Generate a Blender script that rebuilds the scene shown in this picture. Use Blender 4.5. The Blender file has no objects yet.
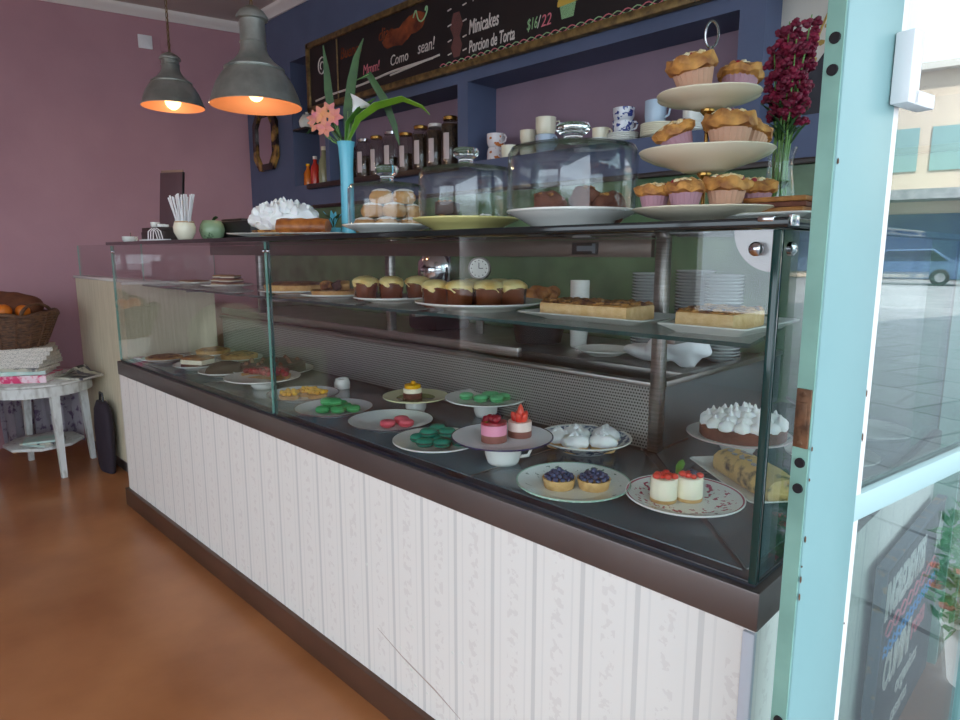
import bpy, bmesh, math, random
from mathutils import Vector, Matrix, noise
random.seed(7)
PI = math.pi
S = bpy.context.scene
COL = S.collection
def lin(c):
    return tuple((v/12.92 if v <= .04045 else ((v+.055)/1.055)**2.4) for v in [x/255. for x in c])
# ---------------------------------------------------------------- materials
def new_mat(name):
    m = bpy.data.materials.new(name); m.use_nodes = True
    nt = m.node_tree; b = nt.nodes.get('Principled BSDF')
    return m, nt, b
def mat(name, rgb, rough=.5, metal=0, rgb2=None, nscale=20, lo=.35, hi=.65, bump=0, bscale=None, coat=0, sss=0, spec=None, detail=4, stretch=None):
    m, nt, b = new_mat(name)
    b.inputs['Base Color'].default_value = (*lin(rgb), 1)
    b.inputs['Roughness'].default_value = rough; b.inputs['Metallic'].default_value = metal
    if coat: b.inputs['Coat Weight'].default_value = coat; b.inputs['Coat Roughness'].default_value = .1
    if sss:
        b.inputs['Subsurface Weight'].default_value = sss; b.inputs['Subsurface Radius'].default_value = (.02, .015, .01); b.inputs['Subsurface Scale'].default_value = .3
    if spec is not None: b.inputs['Specular IOR Level'].default_value = spec
    tc = None
    if rgb2 is not None or bump:
        tc = nt.nodes.new('ShaderNodeTexCoord'); vec = tc.outputs['Object']
        if stretch:
            mp = nt.nodes.new('ShaderNodeMapping'); mp.inputs['Scale'].default_value = stretch
            nt.links.new(vec, mp.inputs['Vector']); vec = mp.outputs['Vector']
    if rgb2 is not None:
        n = nt.nodes.new('ShaderNodeTexNoise'); n.inputs['Scale'].default_value = nscale; n.inputs['Detail'].default_value = detail
        nt.links.new(vec, n.inputs['Vector'])
        r = nt.nodes.new('ShaderNodeValToRGB'); e = r.color_ramp.elements
        e[0].position = lo; e[0].color = (*lin(rgb), 1); e[1].position = hi; e[1].color = (*lin(rgb2), 1)
        nt.links.new(n.outputs['Fac'], r.inputs['Fac']); nt.links.new(r.outputs['Color'], b.inputs['Base Color'])
    if bump:
        n2 = nt.nodes.new('ShaderNodeTexNoise'); n2.inputs['Scale'].default_value = bscale or nscale; n2.inputs['Detail'].default_value = 5
        nt.links.new(vec, n2.inputs['Vector'])
        bp = nt.nodes.new('ShaderNodeBump'); bp.inputs['Strength'].default_value = bump; bp.inputs['Distance'].default_value = .01
        nt.links.new(n2.outputs['Fac'], bp.inputs['Height']); nt.links.new(bp.outputs['Normal'], b.inputs['Normal'])
    return m
def math_node(nt, op, a, bb=None, c=None):
    n = nt.nodes.new('ShaderNodeMath'); n.operation = op
    for i, v in enumerate((a, bb, c)):
        if v is None: continue
        if isinstance(v, (int, float)): n.inputs[i].default_value = v
        else: nt.links.new(v, n.inputs[i])
    return n.outputs[0]
def sheet_glass(name, tint=(.975, .982, .979), r0=.045, gain=1., rough=0):
    """thin clear sheet: see-through plus angle dependent mirror reflection"""
    m, nt, b = new_mat(name); nt.nodes.remove(b)
    out = nt.nodes['Material Output']
    g = nt.nodes.new('ShaderNodeNewGeometry')
    d = nt.nodes.new('ShaderNodeVectorMath'); d.operation = 'DOT_PRODUCT'
    nt.links.new(g.outputs['Incoming'], d.inputs[0]); nt.links.new(g.outputs['Normal'], d.inputs[1])
    c = math_node(nt, 'ABSOLUTE', d.outputs['Value'])
    k = math_node(nt, 'POWER', math_node(nt, 'SUBTRACT', 1.0, c), 5.0)
    f = math_node(nt, 'MULTIPLY_ADD', k, 1 - r0, r0)
    f = math_node(nt, 'MINIMUM', math_node(nt, 'MULTIPLY', f, gain), .95)
    t = nt.nodes.new('ShaderNodeBsdfTransparent'); t.inputs[0].default_value = (*tint, 1)
    gl = nt.nodes.new('ShaderNodeBsdfGlossy'); gl.inputs['Roughness'].default_value = rough
    mx = nt.nodes.new('ShaderNodeMixShader')
    nt.links.new(f, mx.inputs[0]); nt.links.new(t.outputs[0], mx.inputs[1]); nt.links.new(gl.outputs[0], mx.inputs[2])
    nt.links.new(mx.outputs[0], out.inputs['Surface'])
    return m
def emit(name, rgb, strength):
    m, nt, b = new_mat(name)
    b.inputs['Base Color'].default_value = (*lin(rgb), 1)
    b.inputs['Emission Color'].default_value = (*lin(rgb), 1); b.inputs['Emission Strength'].default_value = strength
    return m
def wallpaper(name, axis, phase, base=(238, 233, 227), stripe=(206, 203, 200), flower=(220, 212, 208)):
    m, nt, b = new_mat(name); b.inputs['Roughness'].default_value = .55
    tc = nt.nodes.new('ShaderNodeTexCoord'); sp = nt.nodes.new('ShaderNodeSeparateXYZ')
    nt.links.new(tc.outputs['Object'], sp.inputs[0])
    u = math_node(nt, 'DIVIDE', math_node(nt, 'ADD', sp.outputs[axis], phase), .12)
    fr = math_node(nt, 'FRACT', math_node(nt, 'ADD', u, 100.5))        # .5 on a stripe
    dist = math_node(nt, 'ABSOLUTE', math_node(nt, 'SUBTRACT', fr, .5))
    s1 = math_node(nt, 'LESS_THAN', dist, .045)
    s2 = math_node(nt, 'MULTIPLY', math_node(nt, 'LESS_THAN', math_node(nt, 'ABSOLUTE', math_node(nt, 'SUBTRACT', dist, .2)), .02), .35)
    n = nt.nodes.new('ShaderNodeTexNoise'); n.inputs['Scale'].default_value = 60; n.inputs['Detail'].default_value = 3
    nt.links.new(tc.outputs['Object'], n.inputs['Vector'])
    fl = math_node(nt, 'MULTIPLY', math_node(nt, 'GREATER_THAN', n.outputs['Fac'], .55), math_node(nt, 'GREATER_THAN', dist, .37))
    n3 = nt.nodes.new('ShaderNodeTexNoise'); n3.inputs['Scale'].default_value = 4; nt.links.new(tc.outputs['Object'], n3.inputs['Vector'])
    def mixc(fac, c1, c2):
        x = nt.nodes.new('ShaderNodeMix'); x.data_type = 'RGBA'
        if isinstance(fac, float): x.inputs[0].default_value = fac
        else: nt.links.new(fac, x.inputs[0])
        for i, c in ((6, c1), (7, c2)):
            if isinstance(c, tuple): x.inputs[i].default_value = (*lin(c), 1)
            else: nt.links.new(c, x.inputs[i])
        return x.outputs[2]
    c = mixc(math_node(nt, 'MULTIPLY', n3.outputs['Fac'], .4), base, (241, 238, 236))
    c = mixc(math_node(nt, 'MULTIPLY', math_node(nt, 'MAXIMUM', s1, s2), .7), c, stripe)
    c = mixc(math_node(nt, 'MULTIPLY', fl, .45), c, flower)
    nt.links.new(c, b.inputs['Base Color'])
    return m
def plate_mat(name, base, band, r0, r1, pat=None, p0=0, p1=0, thr=.56, ps=55):
    m, nt, b = new_mat(name); b.inputs['Roughness'].default_value = .12
    tc = nt.nodes.new('ShaderNodeTexCoord'); sp = nt.nodes.new('ShaderNodeSeparateXYZ')
    nt.links.new(tc.outputs['Object'], sp.inputs[0])
    rr = math_node(nt, 'SQRT', math_node(nt, 'ADD', math_node(nt, 'POWER', sp.outputs[0], 2.0), math_node(nt, 'POWER', sp.outputs[1], 2.0)))
    band_f = math_node(nt, 'MULTIPLY', math_node(nt, 'GREATER_THAN', rr, r0), math_node(nt, 'LESS_THAN', rr, r1))
    x = nt.nodes.new('ShaderNodeMix'); x.data_type = 'RGBA'; x.inputs[6].default_value = (*lin(base), 1); x.inputs[7].default_value = (*lin(band), 1)
    nt.links.new(band_f, x.inputs[0]); col = x.outputs[2]
    if pat:
        n = nt.nodes.new('ShaderNodeTexNoise'); n.inputs['Scale'].default_value = ps; n.inputs['Detail'].default_value = 6
        nt.links.new(tc.outputs['Object'], n.inputs['Vector'])
        pf = math_node(nt, 'MULTIPLY', math_node(nt, 'MULTIPLY', math_node(nt, 'GREATER_THAN', rr, p0), math_node(nt, 'LESS_THAN', rr, p1)), math_node(nt, 'GREATER_THAN', n.outputs['Fac'], thr))
        y = nt.nodes.new('ShaderNodeMix'); y.data_type = 'RGBA'; y.inputs[7].default_value = (*lin(pat), 1)
        nt.links.new(col, y.inputs[6]); nt.links.new(pf, y.inputs[0]); col = y.outputs[2]
    nt.links.new(col, b.inputs['Base Color'])
    return m
# ---------------------------------------------------------------- mesh builder
class M:
    def __init__(s): s.bm = bmesh.new(); s.mi = 0
    def _mark(s, verts):
        fs = set()
        for v in verts: fs.update(v.link_faces)
        for f in fs: f.material_index = s.mi
        return fs
    def box(s, c, d, bev=0, rot=None, seg=2, taper=None):
        mt = Matrix.Translation(c) @ (rot or Matrix.Identity(4)) @ Matrix.Diagonal((*d, 1))
        r = bmesh.ops.create_cube(s.bm, size=1, matrix=mt); vs = r['verts']
        if taper:
            cz = c[2]
            for v in vs:
                if v.co.z > cz: v.co.x = c[0]+(v.co.x-c[0])*taper; v.co.y = c[1]+(v.co.y-c[1])*taper
        s._mark(vs)
        if bev:
            es = set()
            for v in vs: es.update(v.link_edges)
            r = bmesh.ops.bevel(s.bm, geom=list(es), offset=bev, segments=seg, affect='EDGES', profile=.5)
            for f in r['faces']: f.material_index = s.mi
        return s
    def lathe(s, prof, seg=32, loc=(0, 0, 0), rmod=None, zmod=None, mt=None, arc=None):
        rings = []; L = Vector(loc); n = seg if arc is None else seg+1
        for i, (r, z) in enumerate(prof):
            if r < 1e-6 and arc is None:
                p = Vector((0, 0, z)); p = (mt @ p) if mt else p + L
                rings.append([s.bm.verts.new(p)]); continue
            ring = []
            for k in range(n):
                th = (2*PI if arc is None else arc)*k/seg
                q = r*(rmod(th, i) if rmod else 1); zz = z + (zmod(th, i) if zmod else 0)
                p = Vector((q*math.cos(th), q*math.sin(th), zz)); p = (mt @ p) if mt else p + L
                ring.append(s.bm.verts.new(p))
            rings.append(ring)
        for a, b in zip(rings, rings[1:]):
            if len(a) == 1 and len(b) == 1: continue
            for k in range(seg):
                k2 = (k+1) % n if arc is None else k+1
                if len(a) == 1: vs = (a[0], b[k], b[k2])
                elif len(b) == 1: vs = (a[k], b[0], a[k2])
                else: vs = (a[k], b[k], b[k2], a[k2])
                try: s.bm.faces.new(vs[::-1]).material_index = s.mi
                except ValueError: pass
        return s
    def tube(s, pts, rad, seg=8, cap=True):
        pts = [Vector(p) for p in pts]; n = len(pts); rings = []
        for i, p in enumerate(pts):
            t = (pts[min(i+1, n-1)]-pts[max(i-1, 0)]).normalized()
            if i == 0:
                a = t.orthogonal().normalized()
            else: a = (a - t*a.dot(t)).normalized()
            b = t.cross(a); r = rad[i] if isinstance(rad, (list, tuple)) else rad
            rings.append([s.bm.verts.new(p+(a*math.cos(2*PI*k/seg)+b*math.sin(2*PI*k/seg))*r) for k in range(seg)])
        for a_, b_ in zip(rings, rings[1:]):
            for k in range(seg): s.bm.faces.new((a_[k], a_[(k+1) % seg], b_[(k+1) % seg], b_[k])).material_index = s.mi
        if cap:
            s.bm.faces.new(rings[0][::-1]).material_index = s.mi; s.bm.faces.new(rings[-1]).material_index = s.mi
        return s
    def ball(s, c, d, sub=2, amp=0, fr=20, mt=None, seed=0):
        m4 = Matrix.Translation(c) @ (mt or Matrix.Identity(4)) @ Matrix.Diagonal((*d, 1))
        r = bmesh.ops.create_icosphere(s.bm, subdivisions=sub, radius=1, matrix=m4)
        if amp:
            C = Vector(c)
            for v in r['verts']:
                q = noise.noise(v.co*fr + Vector((seed, seed*1.7, 0)))
                v.co += (v.co-C).normalized()*amp*q
        s._mark(r['verts']); return s
    def prism(s, poly, z0, z1, mt=None, bev=0):
        mt = mt or Matrix.Identity(4)
        a = [s.bm.verts.new(mt @ Vector((x, y, z0))) for x, y in poly]; b = [s.bm.verts.new(mt @ Vector((x, y, z1))) for x, y in poly]
        n = len(poly); fs = [s.bm.faces.new(a[::-1]), s.bm.faces.new(b)]
        for k in range(n): fs.append(s.bm.faces.new((a[k], a[(k+1) % n], b[(k+1) % n], b[k])))
        for f in fs: f.material_index = s.mi
        if bev:
            es = set()
            for v in a+b: es.update(v.link_edges)
            r = bmesh.ops.bevel(s.bm, geom=list(es), offset=bev, segments=2, affect='EDGES', profile=.5)
            for f in r['faces']: f.material_index = s.mi
        return s
    def blade(s, pts, width, th=.0012, side=None, fold=.15):
        pts = [Vector(p) for p in pts]; n = len(pts); rows = []
        for i, p in enumerate(pts):
            t = (pts[min(i+1, n-1)]-pts[max(i-1, 0)]).normalized()
            sd = Vector(side) if side else t.cross(Vector((0, 0, 1)))
            if sd.length < 1e-3: sd = Vector((1, 0, 0))
            sd = (sd-t*sd.dot(t)).normalized(); nn = sd.cross(t).normalized()
            w = width[i]/2
            rows.append([s.bm.verts.new(p+sd*w+nn*w*fold+nn*th), s.bm.verts.new(p+nn*th), s.bm.verts.new(p-sd*w+nn*w*fold+nn*th),
                         s.bm.verts.new(p-sd*w+nn*w*fold-nn*th), s.bm.verts.new(p-nn*th), s.bm.verts.new(p+sd*w+nn*w*fold-nn*th)])
        for a, b in zip(rows, rows[1:]):
            for k in range(6): s.bm.faces.new((a[k], a[(k+1) % 6], b[(k+1) % 6], b[k])).material_index = s.mi
        s.bm.faces.new(rows[0]).material_index = s.mi; s.bm.faces.new(rows[-1][::-1]).material_index = s.mi
        return s
    def jitter(s, amp, fr):
        for v in s.bm.verts: v.co += noise.noise_vector(v.co*fr)*amp
        return s
    def build(s, name, mats, parent=None, loc=None, rotz=0, label=None, sharp=.7):
        bmesh.ops.recalc_face_normals(s.bm, faces=s.bm.faces)
        for f in s.bm.faces: f.smooth = True
        for e in s.bm.edges:
            if len(e.link_faces) == 2 and e.calc_face_angle(0) > sharp: e.smooth = False
        me = bpy.data.meshes.new(name); s.bm.to_mesh(me); s.bm.free()
        for m in (mats if isinstance(mats, (list, tuple)) else [mats]): me.materials.append(m)
        o = bpy.data.objects.new(name, me); COL.objects.link(o)
        if parent: o.parent = parent
        if loc: o.location = loc
        o.rotation_euler = (0, 0, rotz)
        if label: o['label'] = label
        return o
def tag(o, label=None, cat=None, group=None, kind=None):
    if label: o['label'] = label
    if cat: o['category'] = cat
    if group: o['group'] = group
    if kind: o['kind'] = kind
    return o
def thing(name, label, cat, loc=(0, 0, 0), rotz=0, group=None):
    o = bpy.data.objects.new(name, None); COL.objects.link(o); o.empty_display_size = .05
    o.location = loc; o.rotation_euler = (0, 0, rotz); return tag(o, label, cat, group)
def kids(o): return [c for c in COL.objects if c.parent == o]
def dup(o, loc, rotz=None, label=None, scale=None, cat=None, rot=None):
    ks = KIDS.get(o.name) or kids(o); KIDS[o.name] = ks
    r = o.copy(); COL.objects.link(r); r.location = loc
    if rotz is not None: r.rotation_euler = (0, 0, rotz)
    if rot is not None: r.rotation_euler = rot
    if scale: r.scale = (scale,)*3 if isinstance(scale, (int, float)) else scale
    if label: r['label'] = label
    for c in ks:
        d = c.copy(); COL.objects.link(d); d.parent = r
        for g in [g for g in COL.objects if g.parent == c]:
            h = g.copy(); COL.objects.link(h); h.parent = d
    return r
KIDS = {}
def struct(o): o['kind'] = 'structure'; return o
def pane(name, c, d, thin, parent, glass, edge, bev=0):
    """glass sheet; faces across the thin axis are clear, narrow faces show the green edge"""
    m = M(); m.box(c, d)
    for f in m.bm.faces:
        f.normal_update(); f.material_index = 0 if abs(f.normal[thin]) > .9 else 1
    me = bpy.data.meshes.new(name); m.bm.to_mesh(me); m.bm.free(); me.materials.append(glass); me.materials.append(edge)
    o = bpy.data.objects.new(name, me); COL.objects.link(o); o.parent = parent; return o
def text(name, s, size, mt, m, parent, sx=1, shear=.15, align='LEFT', bold=0):
    cu = bpy.data.curves.new('t', 'FONT'); cu.body = s; cu.size = size; cu.shear = shear; cu.extrude = .0006; cu.align_x = align; cu.offset = bold
    cu.resolution_u = 3
    t = bpy.data.objects.new('t', cu); COL.objects.link(t)
    dg = bpy.context.evaluated_depsgraph_get(); me = bpy.data.meshes.new_from_object(t.evaluated_get(dg))
    bpy.data.objects.remove(t); me.transform(mt @ Matrix.Diagonal((sx, 1, 1, 1))); me.materials.clear(); me.materials.append(m); me.name = name
    o = bpy.data.objects.new(name, me); COL.objects.link(o); o.parent = parent; return o
RX = lambda a: Matrix.Rotation(a, 4, 'X'); RY = lambda a: Matrix.Rotation(a, 4, 'Y'); RZ = lambda a: Matrix.Rotation(a, 4, 'Z'); TR = lambda *p: Matrix.Translation(p)
# ---------------------------------------------------------------- palette
MT = {}
MT['pink'] = mat('pink_paint', (182, 138, 148), .7, rgb2=(175, 131, 142), nscale=3, bump=.05, bscale=60)
MT['blue'] = mat('blue_paint', (90, 100, 130), .65, rgb2=(84, 94, 123), nscale=4, bump=.05, bscale=60)
MT['mauve'] = mat('mauve_paint', (148, 124, 142), .7, rgb2=(140, 117, 134), nscale=4)
MT['ceil'] = mat('ceiling_paint', (196, 184, 178), .8)
MT['crown'] = mat('crown_paint', (236, 230, 226), .5)
MT['floor'] = mat('stained_concrete', (152, 92, 52), .28, rgb2=(194, 130, 84), nscale=2.2, lo=.3, hi=.72, bump=.06, bscale=9, detail=8)
MT['steel'] = mat('brushed_steel', (150, 146, 142), .3, .9, rgb2=(128, 124, 120), nscale=8, stretch=(1, 1, 30))
MT['band'] = mat('dark_steel_band', (116, 106, 104), .36, .6, rgb2=(104, 94, 92), nscale=3)
MT['kick'] = mat('brown_kickboard', (92, 62, 48), .4, rgb2=(80, 54, 42), nscale=4)
MT['dark'] = mat('black_seal', (22, 24, 40), .3)
MT['deck'] = mat('grey_deck', (70, 94, 104), .16, .1, rgb2=(62, 84, 93), nscale=6)
MT['glass'] = sheet_glass('clear_glass')
MT['dglass'] = sheet_glass('door_glass', tint=(.82, .9, .88), r0=.09, gain=1.5)
MT['dome'] = sheet_glass('dome_glass', tint=(.965, .98, .98), r0=.05, gain=1.0)
MT['edge'] = mat('green_glass_edge', (30, 66, 64), .1)
MT['edge2'] = mat('pale_glass_edge', (120, 165, 152), .1)
mg, nt, b = new_mat('solid_glass'); b.inputs['Base Color'].default_value = (.93, .98, .98, 1); b.inputs['Transmission Weight'].default_value = 1; b.inputs['Roughness'].default_value = .02; b.inputs['IOR'].default_value = 1.5; MT['knob'] = mg
MT['white'] = mat('white_china', (238, 238, 232), .12)
MT['cream'] = mat('cream_china', (244, 236, 212), .15)
MT['yellow'] = mat('pale_yellow_china', (226, 216, 142), .15)
MT['whitepl'] = mat('white_plastic', (235, 234, 236), .35)
MT['turq'] = mat('turquoise_paint', (136, 172, 172), .4, rgb2=(130, 167, 168), nscale=3, bump=.03, bscale=20)
MT['turqd'] = mat('worn_turquoise_edge', (140, 184, 170), .45, rgb2=(120, 160, 148), nscale=9, lo=.4, hi=.7)
MT['rust'] = mat('rusted_metal', (130, 92, 66), .6, .4, rgb2=(84, 60, 44), nscale=60, bump=.3)
MT['hole'] = mat('dark_hole', (24, 18, 24), .8)
MT['wallp'] = wallpaper('striped_wallpaper', 0, .444)
MT['wallpy'] = wallpaper('striped_wallpaper_side', 1, 0)
MT['creamwall'] = mat('cream_wallpaper', (222, 212, 186), .6, rgb2=(208, 198, 170), nscale=14, stretch=(8, 8, .4))
MT['green'] = mat('green_splash_paint', (104, 134, 98), .25, rgb2=(74, 100, 72), nscale=7, lo=.3, hi=.7, detail=6)
MT['gold'] = mat('old_gold_frame', (140, 112, 66), .45, .4, rgb2=(90, 70, 44), nscale=30)
MT['board'] = mat('chalkboard_black', (24, 18, 20), .5, rgb2=(34, 24, 24), nscale=5)
MT['chalk'] = mat('white_chalk', (216, 206, 200), .9)
MT['chalkp'] = mat('pink_chalk', (216, 120, 132), .9)
MT['chalkg'] = mat('green_chalk', (150, 190, 140), .9)
MT['boardo'] = mat('board_orange', (150, 72, 34), .9, rgb2=(90, 40, 24), nscale=14)
MT['chalky'] = mat('yellow_chalk', (206, 168, 70), .9)
MT['chalkb'] = mat('blue_chalk', (64, 150, 216), .9)
MT['lamp'] = mat('aged_zinc', (186, 190, 184), .33, .7, rgb2=(156, 160, 154), nscale=12)
MT['lampin'] = mat('copper_lining', (188, 128, 92), .5, .3)
MT['bulb'] = emit('warm_bulb', (255, 206, 140), 3.0)
MT['darkwood'] = mat('dark_wood', (52, 36, 32), .4, rgb2=(40, 26, 24), nscale=10, stretch=(1, 1, 8))
MT['leaf'] = mat('leaf_green', (66, 112, 44), .4, rgb2=(92, 140, 50), nscale=16)
MT['leafd'] = mat('dark_leaf_green', (38, 70, 34), .5, rgb2=(54, 88, 38), nscale=20)
MT['leafl'] = mat('lime_leaf', (128, 170, 48), .4, rgb2=(96, 146, 44), nscale=10)
MT['stem'] = mat('stem_green', (112, 150, 76), .5)
MT['magenta'] = mat('crimson_petals', (140, 14, 58), .6, rgb2=(96, 8, 40), nscale=50)
MT['pinkp'] = mat('pink_petals', (206, 112, 132), .6, rgb2=(222, 146, 96), nscale=24)
MT['bluevase'] = mat('turquoise_vase', (98, 184, 206), .2)
MT['crust'] = mat('baked_crust', (190, 130, 66), .7, rgb2=(132, 78, 36), nscale=26, bump=.5, bscale=60)
MT['crustl'] = mat('golden_crust', (222, 176, 112), .7, rgb2=(196, 142, 78), nscale=40, bump=.3, bscale=80)
MT['sponge'] = mat('yellow_sponge', (240, 204, 154), .85, rgb2=(224, 182, 124), nscale=50, bump=.4, bscale=120)
MT['nutty'] = mat('almond_topping', (196, 140, 70), .6, rgb2=(96, 46, 24), nscale=45, lo=.4, hi=.6, bump=.8, bscale=70)
MT['muffin'] = mat('muffin_top', (214, 154, 80), .65, rgb2=(126, 66, 38), nscale=32, lo=.38, hi=.68, bump=.6, bscale=60)
MT['crumb'] = mat('crumb_sugar', (246, 232, 196), .7, rgb2=(226, 190, 120), nscale=80, bump=.8, bscale=120)
MT['berry'] = mat('raspberry', (164, 20, 44), .3, rgb2=(120, 10, 36), nscale=60)
MT['straw'] = mat('strawberry', (214, 40, 36), .28, rgb2=(236, 90, 66), nscale=30)
MT['blueb'] = mat('blueberry', (38, 46, 82), .4, rgb2=(66, 78, 112), nscale=40)
MT['choc'] = mat('chocolate', (66, 34, 24), .4, rgb2=(50, 24, 18), nscale=20, bump=.2)
MT['choccake'] = mat('chocolate_sponge', (124, 72, 54), .8, rgb2=(98, 54, 42), nscale=30, bump=.5, bscale=70)
MT['cocoa'] = mat('cocoa_dust', (76, 52, 40), .95, rgb2=(60, 40, 32), nscale=40, bump=.3)
MT['caramel'] = mat('caramel_glaze', (116, 62, 34), .2, rgb2=(96, 46, 22), nscale=20, coat=.6)
MT['icing'] = mat('cream_icing', (246, 228, 160), .35, rgb2=(232, 190, 100), nscale=22)
MT['mer'] = mat('meringue', (250, 250, 248), .6, sss=.2)
MT['cheese'] = mat('cheesecake', (252, 242, 216), .55, sss=.1)
MT['pinkm'] = mat('raspberry_mousse', (232, 150, 176), .5)
MT['creamm'] = mat('vanilla_mousse', (240, 216, 204), .5)
MT['cocm'] = mat('chocolate_mousse', (140, 84, 74), .5)
MT['tart'] = mat('tart_shell', (228, 190, 132), .7, rgb2=(212, 168, 106), nscale=60, bump=.2, bscale=100)
MT['passion'] = mat('passion_topping', (246, 190, 0), .25, rgb2=(232, 156, 0), nscale=40)
MT['macg'] = mat('green_macaron', (64, 176, 104), .6, rgb2=(54, 160, 92), nscale=60)
MT['macgl'] = mat('light_green_macaron', (110, 200, 140), .6, rgb2=(98, 188, 128), nscale=60)
MT['mact'] = mat('teal_macaron', (18, 148, 122), .6, rgb2=(14, 128, 108), nscale=60)
MT['macp'] = mat('pink_macaron', (240, 110, 124), .6, rgb2=(226, 96, 110), nscale=60)
MT['macf'] = mat('dark_ganache', (34, 40, 34), .5)
MT['macfp'] = mat('pink_filling', (226, 78, 96), .5)
MT['loaf'] = mat('poppy_loaf', (222, 188, 120), .75, rgb2=(90, 80, 62), nscale=34, lo=.5, hi=.66, bump=.3)
MT['puff'] = mat('puff_cookie', (206, 156, 98), .7, rgb2=(184, 130, 76), nscale=16, bump=.2)
MT['sugar'] = mat('icing_sugar', (246, 240, 232), .9)
MT['paperc'] = mat('muffin_paper', (206, 160, 134), .7)
MT['paperl'] = mat('lilac_muffin_paper', (176, 134, 146), .7)
MT['paper'] = mat('newsprint', (210, 204, 196), .8, rgb2=(158, 154, 150), nscale=190, lo=.5, hi=.64)
MT['magpink'] = mat('pink_cover', (216, 60, 110), .4, rgb2=(230, 200, 210), nscale=22, lo=.45, hi=.55)
MT['magmint'] = mat('mint_cover', (170, 205, 196), .4, rgb2=(206, 220, 214), nscale=16)
MT['magdark'] = mat('photo_cover', (190, 186, 170), .4, rgb2=(60, 56, 70), nscale=14, lo=.5, hi=.6)
MT['whitewood'] = mat('distressed_white_wood', (214, 216, 214), .6, rgb2=(160, 158, 152), nscale=30, lo=.5, hi=.75, stretch=(1, 1, .3))
MT['wicker'] = mat('wicker', (112, 78, 54), .7, rgb2=(70, 46, 34), nscale=50)
MT['orange'] = mat('orange_peel', (222, 120, 30), .45, bump=.2, bscale=120)
MT['bread'] = mat('brown_bread', (120, 70, 42), .8, rgb2=(86, 48, 30), nscale=18, bump=.4)
MT['cloth'] = mat('floral_cloth', (196, 190, 200), .9, rgb2=(130, 110, 140), nscale=22, lo=.54, hi=.62)
MT['napkin'] = mat('white_cloth', (232, 234, 236), .9)
MT['black'] = mat('black_plastic', (24, 22, 26), .4)
MT['chrome'] = mat('chrome', (200, 200, 204), .12, 1)
MT['brass'] = mat('brass', (186, 142, 76), .25, .9)
MT['jarglass'] = sheet_glass('jar_glass', tint=(.9, .9, .9), r0=.06)
MT['tea'] = mat('dark_tea', (46, 34, 30), .9, rgb2=(90, 66, 44), nscale=60, bump=.5)
MT['label'] = mat('jar_label', (206, 190, 190), .6)
MT['pave'] = mat('stone_paving', (150, 152, 156), .75, rgb2=(124, 126, 132), nscale=3, bump=.2)
MT['armc'] = mat('cream_upholstery', (214, 208, 178), .8)
MT['armg'] = mat('green_cushion', (130, 146, 104), .85, rgb2=(116, 132, 92), nscale=20)
# ================================================================ SETTING
CZ = 2.842
m = M(); m.box((-3.3, -.5, -.05), (6.3, 7.2, .1)); struct(m.build('floor', MT['floor']))
# stone ground outside
mgd, nt, b = new_mat('paving'); b.inputs['Roughness'].default_value = .7
tc = nt.nodes.new('ShaderNodeTexCoord'); br = nt.nodes.new('ShaderNodeTexBrick'); br.inputs['Scale'].default_value = 1
br.inputs['Brick Width'].default_value = 1.2; br.inputs['Row Height'].default_value = .8; br.inputs['Mortar Size'].default_value = .015
br.inputs['Color1'].default_value = (*lin((142, 142, 146)), 1); br.inputs['Color2'].default_value = (*lin((126, 127, 132)), 1); br.inputs['Mortar'].default_value = (*lin((84, 84, 88)), 1)
nt.links.new(tc.outputs['Object'], br.inputs['Vector']); nt.links.new(br.outputs['Color'], b.inputs['Base Color'])
m = M(); m.box((39.85, 25, -.08), (80, 110, .1)); struct(m.build('ground', mgd))
# pink wall (angled)
A = Vector((-4.679, 2.3, 0)); dr = Vector((-.2377, -.9713, 0)); nrm = Vector((dr.y, -dr.x, 0))
rot = RZ(math.atan2(dr.y, dr.x))
mid = A+dr*2.9; m = M(); m.box((mid.x+nrm.x*.05, mid.y+nrm.y*.05, 1.45), (6.9, .1, 2.9), rot=rot); wl = struct(m.build('wall_left', MT['pink']))
# blue back wall with niches (front plane y=2.30, niche back y=2.50)
YB = 2.30
def seg(m, x0, x1, z0, z1, y0=YB, y1=2.5): m.box(((x0+x1)/2, (y0+y1)/2, (z0+z1)/2), (x1-x0, y1-y0, z1-z0))
m = M()
seg(m, -4.9, -4.05, 1.541, 2.9); seg(m, -4.05, -2.456, 1.541, 1.69); seg(m, -2.456, -2.385, 1.541, 2.9); seg(m, -2.385, -1.053, 1.541, 1.69)
seg(m, -1.053, -.965, 1.541, 2.9); seg(m, -.965, -.35, 1.541, 1.69)
seg(m, -4.05, -3.62, 2.475, 2.9); seg(m, -3.62, -2.456, 2.065, 2.9); seg(m, -2.385, -1.053, 2.065, 2.9); seg(m, -.965, -.35, 2.5, 2.9)
seg(m, -3.66, -3.62, 1.69, 2.475)
bw = struct(m.build('wall_back', MT['blue']))
m = M(); m.box((-2.6, 2.55, 2.2), (4.5, .1, 1.4)); struct(m.build('wall_back_niche', MT['mauve']))
bpy.data.objects['wall_back_niche'].name = 'wall_niche'
m = M(); m.box((-2.6, 2.42, .77), (4.6, .24, 1.54)); struct(m.build('wall_splashback', MT['green']))
m = M(); m.box((-2.5, 2.295, 1.545), (4.3, .03, .02), .003); struct(m.build('trim_3', MT['darkwood']))
m = M(); m.box((-3.15, 2.29, 1.672), (1.4, .05, .03), .004); struct(m.build('trim_4', MT['darkwood']))
m = M(); m.box((-3.0, -.55, CZ+.05), (7, 7.3, .1)); struct(m.build('ceiling', MT['ceil']))
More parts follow.
